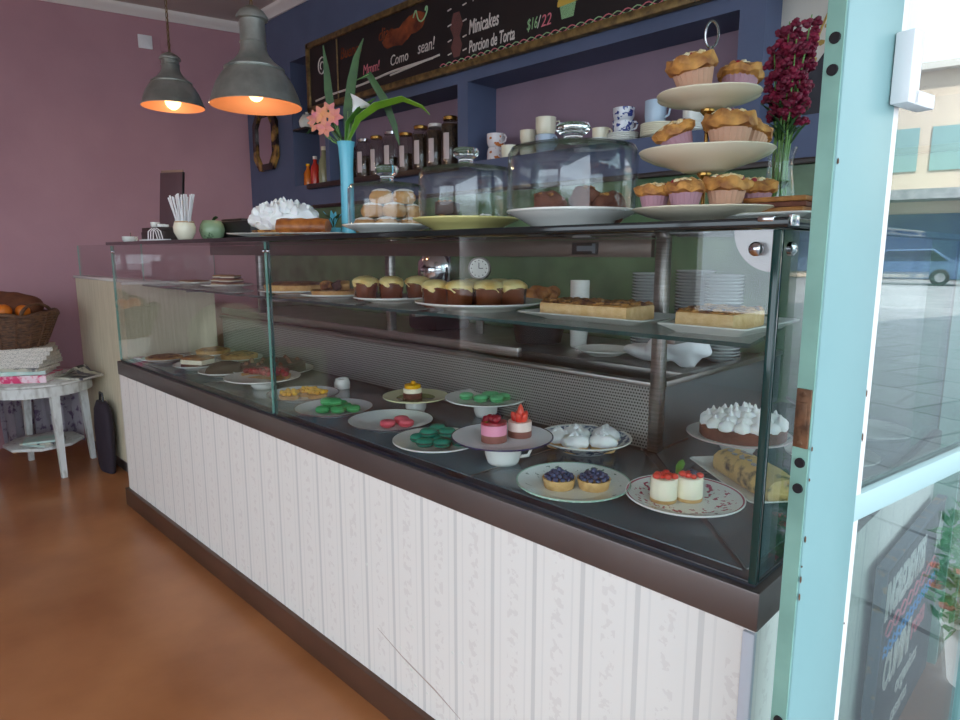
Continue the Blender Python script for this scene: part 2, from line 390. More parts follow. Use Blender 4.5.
# crown mouldings
prof = [(0, 0), (.012, 0), (.02, .012), (.03, .02), (.05, .035), (.055, .045), (.055, .058), (0, .058)]
def crown(name, a, b_, inward):
    a, b_ = Vector(a), Vector(b_); t = (b_-a).normalized(); iw = Vector(inward).normalized()
    m = M(); r0 = [m.bm.verts.new(a+iw*x+Vector((0, 0, z+CZ-.058))) for x, z in prof]; r1 = [m.bm.verts.new(b_+iw*x+Vector((0, 0, z+CZ-.058))) for x, z in prof]
    n = len(prof)
    for k in range(n): m.bm.faces.new((r0[k], r0[(k+1) % n], r1[(k+1) % n], r1[k]))
    m.bm.faces.new(r0); m.bm.faces.new(r1[::-1]); struct(m.build(name, MT['crown'], sharp=.5))
crown('trim_1', A, A+dr*6.2, (.9713, -.2377, 0)); crown('trim_2', (-4.679, 2.3, 0), (-.35, 2.3, 0), (0, -1, 0))
# rest of the shop shell behind the photographer, and the facade header
m = M(); m.box((-3, -4.05, .35), (7.4, .1, .7)); m.box((-3, -4.05, 2.7), (7.4, .1, .5)); m.box((-4.85, -4.05, 1.5), (3.7, .1, 2.0)); m.box((.5, -4.05, 1.5), (.3, .1, 2.0)); m.box((-1.3, -4.05, 1.5), (.08, .1, 2.0)); struct(m.build('wall_front', MT['crown']))  # unseen window opening, added to bring sky light onto counter and floor
m = M(); m.box((.4, -1.7, 2.62), (.12, 4.6, .56)); m.box((.4, -3.6, 1.2), (.12, .9, 2.4)); struct(m.build('wall_right', MT['crown']))
m = M(); m.box((-2.3, 6, 4.1), (8.9, 20.2, 2.2)); m.box((-3.4, 9.4, 1.5), (6.1, 13.6, 3.0)); struct(m.build('wall_upper_shade', mat('facade_plaster', (190, 200, 190), .8)))  # unseen upper mass, its overhang added to shade the door and near paving
m = M(); m.box((-.33, 2.42, 1.45), (.06, .28, 2.9)); struct(m.build('wall_end', MT['turqd']))
# wall outlets
for (y_, z_, w_, l_) in ((1.685, 2.632, .085, 'white blank outlet plate high on the pink wall'), (1.80, 2.628, .05, 'pale pink painted outlet plate high on the pink wall')):
    p = A+dr*((2.3-y_)/.9713); m = M(); m.box((0, 0, 0), (w_, .012, .085), .003); m.box((0, -.007, 0), (w_*.45, .004, .04), .001)
    o = m.build('wall_outlet', MT['whitepl'] if w_ > .06 else MT['pink'], loc=(p.x+.9713*.006, p.y-.2377*.006, z_), rotz=math.atan2(dr.y, dr.x)+PI); tag(o, l_, 'wall plate')
# ================================================================ DISPLAY CASE
XL, XR, YF, YK = -3.455, -.352, .959, 1.47
case = thing('display_case', 'long glass fronted pastry display counter with striped wallpaper base and dark steel band', 'display case')
LP = [(XL, YF), (XR, YF), (XR, 2.29), (-.83, 2.29), (-.83, YK), (XL, YK)]
def off(poly, d):                      # inset of the L outline
    x0, y0, x1, y1, xi, yi = poly[0][0], poly[0][1], poly[1][0], poly[2][1], poly[3][0], poly[4][1]
    return [(x0+d, y0+d), (x1-d, y0+d), (x1-d, y1), (xi+d, y1), (xi+d, yi-d), (x0+d, yi-d)]
m = M(); m.prism(off(LP, .004), .0, .67)
for f in m.bm.faces:
    f.normal_update(); f.material_index = 1 if abs(f.normal.x) > .9 else 0
m.build('base_cabinet', [MT['wallp'], MT['wallpy']], case)
m = M(); m.prism(off(LP, -.012), 0, .088, bev=.003); m.build('kickboard', MT['kick'], case)
m = M(); m.prism(off(LP, -.0), .668, .733, bev=.003); m.build('steel_band', MT['band'], case)
m = M(); m.box((XR-.012, YF+.003, .375), (.020, .012, .58), .003); m.build('corner_strip', mat('grey_corner_strip', (206, 210, 220), .4), case)
m = M(); m.prism(off(LP, .014), .725, .7415, bev=.002); m.build('glass_channel', MT['dark'], case)
# deck panels with seams
g = .0025
deck = [[(XL+.03, YF+.04), (-2.55, YF+.04), (-2.55, YK-.02), (XL+.03, YK-.02)], [(-2.545, YF+.04), (-1.032, YF+.04), (-1.032, YK-.02), (-2.545, YK-.02)],
        [(-1.027, YF+.04), (XR-.045, YF+.04), (-.85, YK-.02), (-1.027, YK-.02)], [(XR-.04, YF+.045), (XR-.04, 2.28), (-.82, 2.28), (-.82, YK-.02+.006)]]
for d in deck:
    m = M(); m.prism(d, .735, .7445, bev=.0012); m.build('deck_panel', MT['deck'], case)
ZD = .7445
m = M(); m.box((-1.0295, 1.22, .7435), (.004, .44, .003)); m.build('deck_seam_strip', MT['steel'], case)
ZT = 1.300
yg = YF+.016
jx = -1.90
pane('front_pane', ((XL+jx)/2, yg, 1.011), (jx-XL-.03, .008, .545), 1, case, MT['glass'], MT['edge2'])
pane('front_pane', ((XR+jx)/2-.006, yg, 1.011), (XR-jx-.022, .008, .545), 1, case, MT['glass'], MT['edge'])
pane('side_pane', (XR-.016, (yg+2.28)/2+.006, 1.011), (.008, 2.28-yg-.005, .545), 0, case, MT['glass'], MT['edge'])
pane('end_pane', (XL+.016, (yg+YK)/2, 1.198), (.008, YK-yg-.02, .17), 0, case, MT['glass'], MT['edge2'])
m = M(); m.box((XR-.018, yg+.001, 1.011), (.012, .012, .545), .002); m.build('corner_joint', MT['edge'], case)
m = M(); m.box((XL+.016, yg+.001, 1.011), (.008, .009, .545), .002); m.build('corner_joint', MT['edge2'], case)
m = M(); m.box((XL+.03, (YF+YK)/2+.005, .92), (.02, YK-YF-.07, .36)); m.build('inner_end_panel', MT['creamwall'], case)
m = M(); m.box((XL+.03, (YF+YK)/2+.005, 1.106), (.035, YK-YF-.07, .012), .003); m.build('end_ledge', MT['white'], case)
# top
m = M(); m.prism(off(LP, -.002), 1.286, ZT, bev=.0015)
m.build('top_panel', mat('dark_glass_top', (26, 30, 32), .08), case)
m = M(); m.box(((XL+XR)/2-.25, YK-.012, 1.262), (XR-XL-.5, .02, .045), .002); m.build('top_beam', mat('bronze_beam', (112, 98, 90), .4, .5), case)
m = M(); m.box((-1.05, YK-.024, 1.262), (.085, .003, .032), .001); tg = m.build('model_plate', MT['black'], case)
m = M(); m.box((-1.05, YK-.0262, 1.262), (.05, .001, .014)); m.box((-1.02, YK-.0262, 1.262), (.01, .001, .026)); m.build('plate_print', mat('plate_print', (120, 130, 140), .5), tg)
# rear posts, rails, grille
for x in (-.83, -1.935, -2.95):
    m = M(); m.box((x, YK, (1.286+ZD)/2 if x > -1 else 1.11), (.03 if x > -1 else .026, .03, 1.286-ZD if x > -1 else .35), .003); m.build('rear_post', MT['steel'], case)
m = M(); m.box(((XL-.83)/2+.02, YK, .918), (-.83-XL-.06, .03, .014), .002); m.box(((XL-1.274)/2+.03, YK-.006, .953), (-1.274-XL-.1, .02, .03), .003); m.build('rear_rail', MT['steel'], case)
m = M(); m.box((-.83, (YK+2.29)/2, .918), (.03, 2.29-YK-.04, .016), .002); m.build('side_rail', MT['steel'], case)
m = M(); m.box((-.835, (YK+2.29)/2+.01, .827), (.012, 2.29-YK-.03, .165)); m.build('side_back_panel', mat('grey_panel', (96, 102, 106), .4, .4), case)
# perforated sheet : procedural holes
mp, nt, b = new_mat('perforated_steel'); b.inputs['Metallic'].default_value = .6; b.inputs['Roughness'].default_value = .35
tc = nt.nodes.new('ShaderNodeTexCoord'); sp = nt.nodes.new('ShaderNodeSeparateXYZ'); nt.links.new(tc.outputs['Object'], sp.inputs[0])
P_ = .0085
row = math_node(nt, 'FLOOR', math_node(nt, 'DIVIDE', sp.outputs[2], P_))
fx = math_node(nt, 'SUBTRACT', math_node(nt, 'FRACT', math_node(nt, 'ADD', math_node(nt, 'MULTIPLY_ADD', row, .5, 1000.0), math_node(nt, 'DIVIDE', sp.outputs[0], P_))), .5)
fz = math_node(nt, 'SUBTRACT', math_node(nt, 'FRACT', math_node(nt, 'ADD', math_node(nt, 'DIVIDE', sp.outputs[2], P_), 100.0)), .5)
rr = math_node(nt, 'ADD', math_node(nt, 'POWER', fx, 2.0), math_node(nt, 'POWER', fz, 2.0))
hole = math_node(nt, 'LESS_THAN', rr, .085)
mx = nt.nodes.new('ShaderNodeMix'); mx.data_type = 'RGBA'; mx.inputs[6].default_value = (*lin((176, 176, 172)), 1); mx.inputs[7].default_value = (*lin((20, 20, 22)), 1)
nt.links.new(hole, mx.inputs[0]); nt.links.new(mx.outputs[2], b.inputs['Base Color'])
m = M(); m.box(((XL-.83)/2+.02, YK, .828), (-.83-XL-.07, .006, .165)); m.build('perforated_grille', mp, case)
# chips and scuffs low on the wallpaper
random.seed(11)
for k in range(14):
    x = random.choice([random.uniform(-1.5, -.6), random.uniform(-2.4, -1.2), random.uniform(-1.3, -1.0)]); z = random.uniform(.1, .42) if k % 3 else random.uniform(.1, .18)
    q = random.uniform(.003, .0065); M__ = M(); M__.prism([(-q, 0), (0, -q*.6), (q*1.4, 0), (q*.3, q)], 0, .0008, mt=TR(x, YF+.0042, z) @ RX(PI/2)); M__.build('wallpaper_chip', MT['white'], case)
M__ = M(); M__.tube([(-1.36, YF+.0042, .235), (-1.25, YF+.0042, .20), (-1.12, YF+.0042, .17), (-1.03, YF+.0042, .14)], [.0008, .0016, .0022, .0008], 6)
M__.build('scuff_line', mat('brown_scuff', (176, 156, 148), .7), case, label='faint brown scuff across the wallpaper')
random.seed(7)
# glass shelf (with a slanted right end)
sh = [(XL+.06, 1.085), (-.444, 1.085), (-.52, 1.45), (XL+.06, 1.45)]
m = M(); m.prism(sh, 1.092, 1.100)
for f in m.bm.faces:
    f.normal_update(); f.material_index = 0 if abs(f.normal.z) > .9 else 1
o = m.build('glass_shelf', [sheet_glass('shelf_glass', tint=(.82, .88, .86), r0=.06), MT['edge']], case)
ZS = 1.100
for x in (-.62, -1.40, -2.2, -3.0):
    m = M(); m.box((x, 1.30, 1.083), (.018, .32, .014), .002); m.box((x, YK-.02, 1.07), (.02, .02, .06), .002); m.build('shelf_bracket', MT['steel'], case)
m = M(); m.tube([(-.53, 1.52, .925), (-.47, 1.44, .925), (-.46, 1.43, 1.00), (-.46, 1.43, 1.03)], .004); m.build('wire_hook', MT['steel'], case)
# patch fittings: round bolts through the glass
for (x, y, ax, r) in ((XR-.046, yg-.006, 'y', .0105), (XR-.010, yg+.035, 'x', .0105), (jx-.012, yg-.006, 'y', .006), (jx+.012, yg-.006, 'y', .006), (XL+.045, yg-.006, 'y', .007)):
    m = M(); mt = TR(x, y, 1.256) @ (RX(PI/2) if ax == 'y' else RY(PI/2))
    m.lathe([(0, .007), (r*.6, .006), (r, .002), (r, -.004), (0, -.004)], 20, mt=mt); m.build('glass_bolt', MT['chrome'], case)
m = M(); poly = [(0, 0)]+[(-.062*math.cos(a), -.062*math.sin(a)) for a in [k*PI/2/8 for k in range(9)]]
m.prism(poly, 0, .004, mt=TR(XR-.024, yg+.012, 1.284) @ RX(PI/2)); m.build('corner_plate', mat('steel_plate', (150, 140, 140), .35, .5), case)
m = M(); m.box((XR-.03, YF+.005, ZT-.002), (.024, .016, .008), .002); m.box((XR+.001, YF+.02, ZT-.004), (.006, .03, .016), .001); m.build('top_clamp', MT['chrome'], case)
# partition left of the case
part = thing('partition', 'cream wallpapered half wall with a glass pane on top, beside the left end of the display case', 'partition', (-4.08, 1.15, 0))
m = M(); m.box((0, 0, .585), (1.14, .1, 1.03)); m.build('panel', MT['creamwall'], part)
m = M(); m.box((0, 0, .035), (1.12, .08, .07)); m.build('kickboard', MT['band'], part)
m = M(); m.box((0, 0, 1.106), (1.16, .12, .016), .004); m.build('ledge', MT['white'], part)
pane('glass_pane', (0, -.02, 1.205), (1.14, .008, .182), 1, part, MT['glass'], MT['edge2'])
# ================================================================ DOOR
U = Vector((math.sin(math.radians(9.7)), math.cos(math.radians(9.7)), 0))
door = bpy.data.objects.new('door_1', None); COL.objects.link(door); door['kind'] = 'structure'
door.location = (-.263, .853, 0); door.rotation_euler = (0, 0, math.radians(80.3))     # local x along the leaf, local -y is the viewed face
TH = .027; W = .80; SW = .135
m = M(); m.box((SW/2, TH/2, 1.2), (SW, TH, 2.36), .004); m.mi = 1
for z in (1.459, 1.494, .986, .952, .62, .2): pass
st = m.build('stile', [MT['turq']], door)
m = M(); m.box((-.0008, TH/2, 1.2), (.0024, TH-.006, 2.34)); m.build('worn_edge', MT['turqd'], door)
m = M(); m.box((SW+.009, .012, 1.2), (.018, .020, 2.36), .004); m.build('glazing_bead', MT['crown'], door)
m = M(); m.box((W-.05, TH/2, 1.2), (.10, TH, 2.36), .004); m.build('hinge_stile', MT['turq'], door)
m = M(); m.box((W/2+.03, TH/2, .895), (W-SW-.06, TH, .04), .004); m.build('middle_rail', mat('pale_turquoise', (178, 204, 204), .4), door)
m = M(); m.box((W/2+.03, TH/2, 2.33), (W-SW-.06, TH, .1), .004); m.build('top_rail', MT['turq'], door)
m = M(); m.box((W/2+.03, TH/2, .10), (W-SW-.06, TH, .16), .004); m.build('bottom_rail', MT['turq'], door)
for z0, z1 in ((.18, .875), (.915, 2.28)):
    pane('pane', (W/2+.03, TH/2, (z0+z1)/2), (W-SW-.07, .005, z1-z0), 1, door, MT['dglass'], MT['edge2'])
m = M(); m.box((-.003, TH/2, 1.044), (.004, .019, .076), .001); m.box((-.005, TH/2, 1.05), (.004, .012, .03), .001)
for z in (1.012, 1.076): m.ball((-.005, TH/2, z), (.002, .004, .004), 1)
m.build('lock_plate', MT['rust'], door)
for z in (1.459, 1.494, .986, .952, .62, .42, 1.72):
    m = M(); m.lathe([(0, .003), (.0062, .003), (.0066, 0), (0, 0)], 16, mt=TR(-.0018, TH/2-.001, z) @ RY(-PI/2)); m.build('bolt_hole', MT['hole'], door)
m = M(); m.box((.128, -.012, 1.475), (.028, .022, .085), .002); m.box((.16, -.012, 1.441), (.06, .022, .018), .002); m.build('latch_box', MT['whitepl'], door)
m = M()
for k in range(13):
    z = random.uniform(.35, 1.5); s_ = random.uniform(.0015, .004); m.ball((random.choice([.0, .003, SW-.002]), random.choice([-.0002, 0]), z), (s_*.6, .0009, s_*random.uniform(1, 2.5)), 1)
m.build('paint_chips', MT['rust'], door)
# ================================================================ CAMERA, LIGHT
cam = bpy.data.cameras.new('camera'); co = bpy.data.objects.new('camera', cam); COL.objects.link(co); S.camera = co
cam.sensor_width = 36; cam.lens = 651/960*36; cam.clip_start = .02; cam.clip_end = 300
co.location = (0, 0, 1.25); co.rotation_euler = (math.radians(90-9.33), 0, math.radians(45))
w = bpy.data.worlds.new('sky'); S.world = w; w.use_nodes = True; nt = w.node_tree; bg = nt.nodes['Background']
bg.inputs[0].default_value = (.76, .89, 1, 1); bg.inputs[1].default_value = 3.4
sun = bpy.data.lights.new('sun', 'SUN'); sun.energy = 9; sun.angle = .01; sun.color = (1, .95, .86); so = bpy.data.objects.new('sun', sun); COL.objects.link(so)
so.rotation_euler = Vector((.94*.707, .34*.707, -.707)).to_track_quat('-Z', 'Y').to_euler()
S.view_settings.view_transform = 'Standard'; S.view_settings.look = 'None'; S.view_settings.gamma = 1; S.view_settings.use_curve_mapping = False
S.view_settings.exposure = 0.32
S.cycles.transparent_max_bounces = 32
#@@PART2
# ================================================================ helpers for food and china
RC = Vector((.7071, .7071, 0)); FC = Vector((-.7071, .7071, 0))
def off2(c, a, b_, z=None):
    p = Vector((c[0], c[1], c[2] if z is None else z)) + RC*a + FC*b_; return p
def plate_prof(r, h=.02, foot=.55, th=.004):
    return [(0, .003), (foot*r*.9, .003), (foot*r*.94, 0), (foot*r, 0), (foot*r*1.04, .003), (r*.78, h*.55), (r*.99, h-.001), (r, h+.0005), (r*.995, h+.003),
            (r*.80, h*.55+th), (foot*r*1.06, .0075), (foot*r, .0065), (0, .0065)]
def plate(name, label, c, r, m_, h=.02, group=None, cat='plate', rotz=0, scallop=0, sq=False):
    M_ = M(); rm = (lambda th, i: 1+scallop*abs(math.sin(3*th))**.7 - scallop*.5) if scallop else None
    M_.lathe(plate_prof(r, h), 48, rmod=rm)
    return tag(M_.build(name, m_, loc=c, rotz=rotz, sharp=1.2), label, cat, group)
def tray(name, label, c, lx, ly, m_, rotz=0, h=.016, cat='plate', group=None):
    M_ = M(); rings = []
    def ring(fx, z, rad=.012):
        hx, hy = lx/2*fx, ly/2*(1-(1-fx)*lx/ly) if fx < 1 else ly/2
        pts = []
        for (sx, sy, a0) in ((1, 1, 0), (-1, 1, PI/2), (-1, -1, PI), (1, -1, 3*PI/2)):
            for k in range(4):
                a = a0+k*PI/6; pts.append(((hx-rad)*sx+rad*math.cos(a), (hy-rad)*sy+rad*math.sin(a), z))
        return [M_.bm.verts.new(p) for p in pts]
    rs = [ring(.72, 0), ring(.75, .003), ring(.98, h-.002), ring(1.0, h), ring(.985, h+.002), ring(.80, .0065), ring(.70, .0055)]
    for a, b_ in zip(rs, rs[1:]):
        for k in range(16): M_.bm.faces.new((a[k], a[(k+1) % 16], b_[(k+1) % 16], b_[k]))
    M_.bm.faces.new(rs[0]); M_.bm.faces.new(rs[-1])
    return tag(M_.build(name, m_, loc=c, rotz=rotz, sharp=.5), label, cat, group)
PM = dict(
    red=plate_mat('red_pattern_china', (240, 240, 236), (172, 74, 100), .1115, .1150, (176, 70, 98), .045, .1, .565, 95),
    sage=plate_mat('sage_rim_china', (232, 240, 236), (150, 190, 170), .1195, .1228, (120, 140, 130), .085, .112, .62, 60),
    bluepat=plate_mat('blue_pattern_china', (214, 222, 226), (232, 232, 224), .117, .122, (92, 112, 140), .07, .115, .5, 70),
    navy=plate_mat('navy_rim_china', (236, 240, 244), (34, 34, 84), .1195, .13),
    olive=plate_mat('olive_centre_china', (222, 220, 176), (222, 220, 176), .5, .51, (120, 136, 66), 0, .062, .35, 50),
    darkr=plate_mat('dark_rim_china', (226, 234, 234), (60, 60, 66), .1235, .13),
    floral=plate_mat('floral_edge_china', (230, 236, 232), (214, 200, 200), .125, .132, (130, 150, 170), .09, .122, .6, 60),
    brownr=plate_mat('brown_line_china', (226, 232, 236), (110, 90, 90), .1215, .126))
def cup(name, label, c, r=.04, h=.065, m_=None, rotz=0, flip=False, handle=True, group=None, cat='cup'):
    t = thing(name, label, cat, c, rotz, group)
    M_ = M(); pr = [(0, .004), (r*.68, .004), (r*.72, 0), (r*.80, 0), (r*.88, .007), (r*.98, h*.4), (r, h), (r*.955, h), (r*.93, h*.4), (r*.76, .01), (0, .01)]
    mt = (TR(0, 0, h) @ RX(PI)) if flip else Matrix.Identity(4)
    M_.lathe(pr, 32, mt=mt); M_.build('bowl', m_ or MT['white'], t, sharp=1.2)
    if handle:
        M_ = M(); M_.tube([mt @ Vector(p) for p in [(r*.93, 0, h*.8), (r*1.3, 0, h*.85), (r*1.5, 0, h*.65), (r*1.35, 0, h*.38), (r*.85, 0, h*.28)]], .004, 8); M_.build('handle', m_ or MT['white'], t)
    return t
# ---------------------------------------------------------------- deck: front row
def cheesecake(label, c, top):
    t = thing('mini_cheesecake', label, 'cake', c)
    M_ = M(); M_.lathe([(0, 0), (.0262, 0), (.0268, .002), (.0268, .007), (0, .007)], 28); M_.build('biscuit_base', MT['tart'], t)
    M_ = M(); M_.lathe([(0, .007), (.0265, .007), (.0272, .01), (.0268, .046), (.0245, .049), (0, .049)], 28); M_.build('filling', MT['cheese'], t)
    for k in range(9):
        a = k*2.4; r = .006+.0022*k*.8
        M_ = M(); q = M_; sz = random.uniform(.006, .009)
        q.ball((r*math.cos(a), r*math.sin(a), .052+random.uniform(0, .004)), (sz, sz*.8, sz*.75), 2, .001, 200, seed=k)
        kind = 'strawberry_piece' if top == 's' or k % 3 else 'blueberry'
        M_.build(kind, MT['straw'] if kind[0] == 's' else MT['blueb'], t)
    return t
pc = (-.600, 1.188, ZD)
plate('dinner_plate', 'white plate with dark red scroll pattern, holding two mini cheesecakes near the glass corner', pc, .118, PM['red'])
zz = ZD+.0068
cheesecake('mini cheesecake topped with chopped strawberry only, left one on the red patterned plate', off2(pc, -.041, .004, zz), 's')
c2 = cheesecake('mini cheesecake topped with strawberry and blueberries, right one on the red patterned plate', off2(pc, .013, .010, zz), 'b')
M_ = M()
M_.blade([(-.03, 0, .048), (-.026, .004, .062), (-.022, .006, .072), (-.02, .006, .078)], [.004, .016, .014, .002], side=(1, 1, 0)); M_.build('mint_leaf', MT['leaf'], c2)
def blue_tart(label, c):
    t = thing('blueberry_tart', label, 'tart', c)
    M_ = M(); M_.lathe([(0, 0), (.031, 0), (.036, .022), (.033, .022), (.030, .016), (0, .016)], 36, rmod=lambda th, i: 1+.015*math.cos(18*th)); M_.build('tart_shell', MT['tart'], t)
    first = None; pts = []
    for ring, n, z in ((.027, 11, .023), (.018, 8, .028), (.008, 4, .032), (.0, 1, .038)):
        for k in range(n): pts.append((ring*math.cos(2*PI*k/n+ring*40), ring*math.sin(2*PI*k/n+ring*40), z+random.uniform(-.001, .002)))
    for p in pts:
        if first is None:
            M_ = M(); M_.lathe([(0, -.0058), (.004, -.0045), (.0062, 0), (.005, .004), (.0025, .0056), (.0018, .0048), (0, .0046)], 12); first = M_.build('blueberry', MT['blueb'], t, loc=p)
        else:
            o = first.copy(); COL.objects.link(o); o.location = p
            o.rotation_euler = (random.uniform(-1, 1), random.uniform(-1, 1), 0)
    return t
pc = (-.808, 1.092, ZD)
plate('dinner_plate', 'white plate with thin sage green rim holding two blueberry tarts', pc, .123, PM['sage'])
blue_tart('blueberry tart in a golden shell, left one on the sage rimmed plate', off2(pc, -.030, .002, zz))
blue_tart('blueberry tart in a golden shell, right one on the sage rimmed plate', off2(pc, .044, -.004, zz))
# meringue tarts
pc = (-.970, 1.355, ZD)
plate('deep_plate', 'deep plate with blue grey patterned rim holding meringue topped tarts', pc, .122, PM['bluepat'], h=.032)
def mer_tart(c, sd, label):
    t = thing('meringue_tart', label, 'tart', c, group='meringue tarts on the blue patterned plate')
    M_ = M(); M_.lathe([(0, 0), (.031, 0), (.035, .014), (.032, .015), (0, .013)], 32); M_.build('tart_shell', MT['tart'], t)
    M_ = M(); random.seed(sd)
    M_.ball((0, 0, .024), (.037, .036, .020), 3, .004, 60, seed=sd)
    for k in range(7):
        a = k*2.4+sd; r = .003*k; M_.lathe([(.011, -.008), (.012, 0), (.008, .008), (.003, .014), (0, .018)], 10, loc=(r*math.cos(a), r*math.sin(a), .036-r*.35))
    M_.jitter(.003, 70); M_.build('meringue', MT['mer'], t)
for i, (a, b_, l) in enumerate(((-.030, -.040, 'front left'), (.042, -.036, 'front right'), (.062, .028, 'right hand'), (-.018, .030, 'back'), (-.066, .004, 'left hand'))):
    mer_tart(off2(pc, a, b_, ZD+.007), i+1, f'{l} meringue topped tart on the blue grey patterned plate')
# raised navy plate with two mousse pots
cc = (-1.045, 1.125, ZD)
cup('coffee_cup', 'white coffee cup used as a stand under the navy rimmed plate', cc, .046, .058, rotz=.55)
pc = (-1.030, 1.105, ZD+.058)
plate('dinner_plate', 'white plate with navy rim raised on a white cup, holding two berry mousse cakes', pc, .123, PM['navy'], h=.014)
def mousse(label, c, r, h, mid, top):
    t = thing('mousse_cake', label, 'cake', c)
    M_ = M(); M_.lathe([(0, 0), (r, 0), (r, h*.42), (0, h*.42)], 28); M_.build('chocolate_layer', MT['cocm'], t)
    M_ = M(); M_.lathe([(0, h*.42), (r*1.003, h*.42), (r*1.003, h), (0, h)], 28); M_.build('mousse_layer', mid, t)
    if top == 'r':
        M_ = M(); M_.lathe([(0, h), (r*1.003, h), (r*.98, h+.006), (0, h+.007)], 28); M_.build('berry_jelly', MT['berry'], t)
        for k in range(8):
            a = k*2.4; q = .0035*k**.9; M_ = M(); M_.ball((q*math.cos(a), q*math.sin(a), h+.013), (.0085, .0085, .0085), 2, .002, 400, seed=k); M_.build('raspberry', MT['berry'] if k != 6 else MT['blueb'], t)
        M_ = M(); M_.ball((-.006, -.022, h+.002), (.010, .004, .006), 2); M_.build('kiwi_slice', MT['leafl'], t)
    else:
        for k in range(5):
            a = k*1.3; M_ = M(); M_.lathe([(0, -.01), (.009, -.006), (.010, 0), (.006, .012), (0, .018)], 12, mt=TR(.012*math.cos(a), .012*math.sin(a), h+.008) @ RY(.5*math.cos(a)) @ RX(-.5*math.sin(a))); M_.build('strawberry_piece', MT['straw'], t)
        M_ = M(); M_.lathe([(0, -.012), (.010, -.006), (.011, 0), (.006, .016), (0, .026)], 12, mt=TR(.002, 0, h+.018)); M_.build('strawberry', MT['straw'], t)
    return t
mousse('raspberry mousse cake with pink layer, left and nearer on the navy rimmed plate', off2(pc, -.020, -.012, pc[2]+.007), .031, .042, MT['pinkm'], 'r')
mousse('strawberry mousse cake with pale cream layer, right and farther on the navy rimmed plate', off2(pc, .044, .030, pc[2]+.007), .029, .038, MT['creamm'], 's')
# macarons
def macaron(label, c, shell, fill, group):
    t = thing('macaron', label, 'macaron', c, group=group)
    for sgn, z in ((1, .012), (-1, .009)):
        M_ = M(); mt = TR(0, 0, z) @ (RX(PI) if sgn < 0 else Matrix.Identity(4))
        M_.lathe([(0, 0), (.0215, 0), (.0232, .0012), (.0222, .003), (.019, .0068), (.012, .009), (0, .0098)], 22, mt=mt, rmod=lambda th, i: 1+(.02*math.sin(23*th) if i in (1, 2) else 0))
        M_.build('shell', shell, t)
    M_ = M(); M_.lathe([(0, .0085), (.020, .0085), (.021, .0105), (.020, .0125), (0, .0125)], 22); M_.build('filling', fill, t)
    return t
def mac_plate(pc, r, pm, h, spots, shell, fill, plabel, mlabel, group, base=0):
    plate('dinner_plate', plabel, pc, r, pm, h=h)
    src = None
    for a, b_, z in spots:
        p = off2(pc, a, b_, pc[2]+.0068+z)
        if src is None: src = macaron(mlabel, p, shell, fill, group)
        else: dup(src, p, random.uniform(0, 6))
mac_plate((-1.265, 1.103, ZD), .118, MT['white'], .016, [(-.030, -.030, 0), (.016, -.036, 0), (.062, -.022, 0), (-.05, .012, 0), (-.004, .012, 0), (.042, .020, 0), (-.022, -.010, .0212), (.028, -.006, .0212), (-.030, .050, 0), (.018, .056, 0), (.000, .030, .0212)],
          MT['mact'], MT['macf'], 'white plate of dark teal macarons, half under the navy rimmed plate', 'dark teal macaron with dark filling on the white plate beside the raised navy plate', 'teal macarons')
mac_plate((-1.505, 1.133, ZD), .126, PM['darkr'], .02, [(-.005, -.030, 0), (.048, -.024, 0), (.030, .014, 0)],
          MT['macp'], MT['macfp'], 'white plate with thin dark rim holding three pink macarons', 'pink macaron on the nearly empty white plate with thin dark rim', 'pink macarons')
mac_plate((-1.769, 1.108, ZD), .125, PM['brownr'], .018, [(-.030, -.028, 0), (.018, -.030, 0), (.064, -.014, 0), (-.018, .014, 0), (.030, .018, 0), (.005, -.010, .0212), (-.02, -.004, .0212), (.01, .052, 0)],
          MT['macg'], MT['macgl'], 'white deck level plate of green macarons, between the pink macarons and yellow tarts', 'bright green macaron on the deck level plate left of the pink macarons', 'green macarons on the lower plate')
cup('ramekin', 'white ramekin under the raised plate of light green macarons', (-1.395, 1.42, ZD), .038, .045, handle=False, cat='ramekin')
mac_plate((-1.395, 1.42, ZD+.045), .128, MT['white'], .014, [(-.060, .010, 0), (-.016, -.026, 0), (.034, -.034, 0), (.060, .004, 0), (.010, .022, 0), (.042, .046, 0)],
          MT['macgl'], MT['macg'], 'white plate of light green macarons raised on a ramekin near the back grille', 'light green macaron on the raised plate near the back grille', 'light green macarons on the raised plate')
# small yellow topped cake
cup('ramekin', 'small white ramekin under the olive centred plate with a single cake', (-1.593, 1.301, ZD), .034, .040, handle=False, cat='ramekin')
pc = (-1.593, 1.301, ZD+.040)
plate('dessert_plate', 'pale cream plate with olive centre raised on a ramekin with one small cake', pc, .106, PM['olive'], h=.012)
t = thing('small_cake', 'small round cake with cream and yellow fruit on the olive centred plate', 'cake', off2(pc, -.010, .0, pc[2]+.0068))
for nm, z0, z1, r, m_ in (('sponge', 0, .018, .030, MT['choccake']), ('cream', .018, .032, .0295, MT['cheese']), ('fruit_topping', .032, .044, .026, MT['passion'])):
    M_ = M(); M_.lathe([(0, z0), (r, z0), (r*1.01, (z0+z1)/2), (r, z1-.001), (r*.8, z1+.001), (0, z1+.002)], 24); M_.build(nm, m_, t)
M_ = M(); M_.ball((.004, 0, .050), (.009, .008, .006), 2, .002, 150); M_.build('physalis', MT['passion'], t)
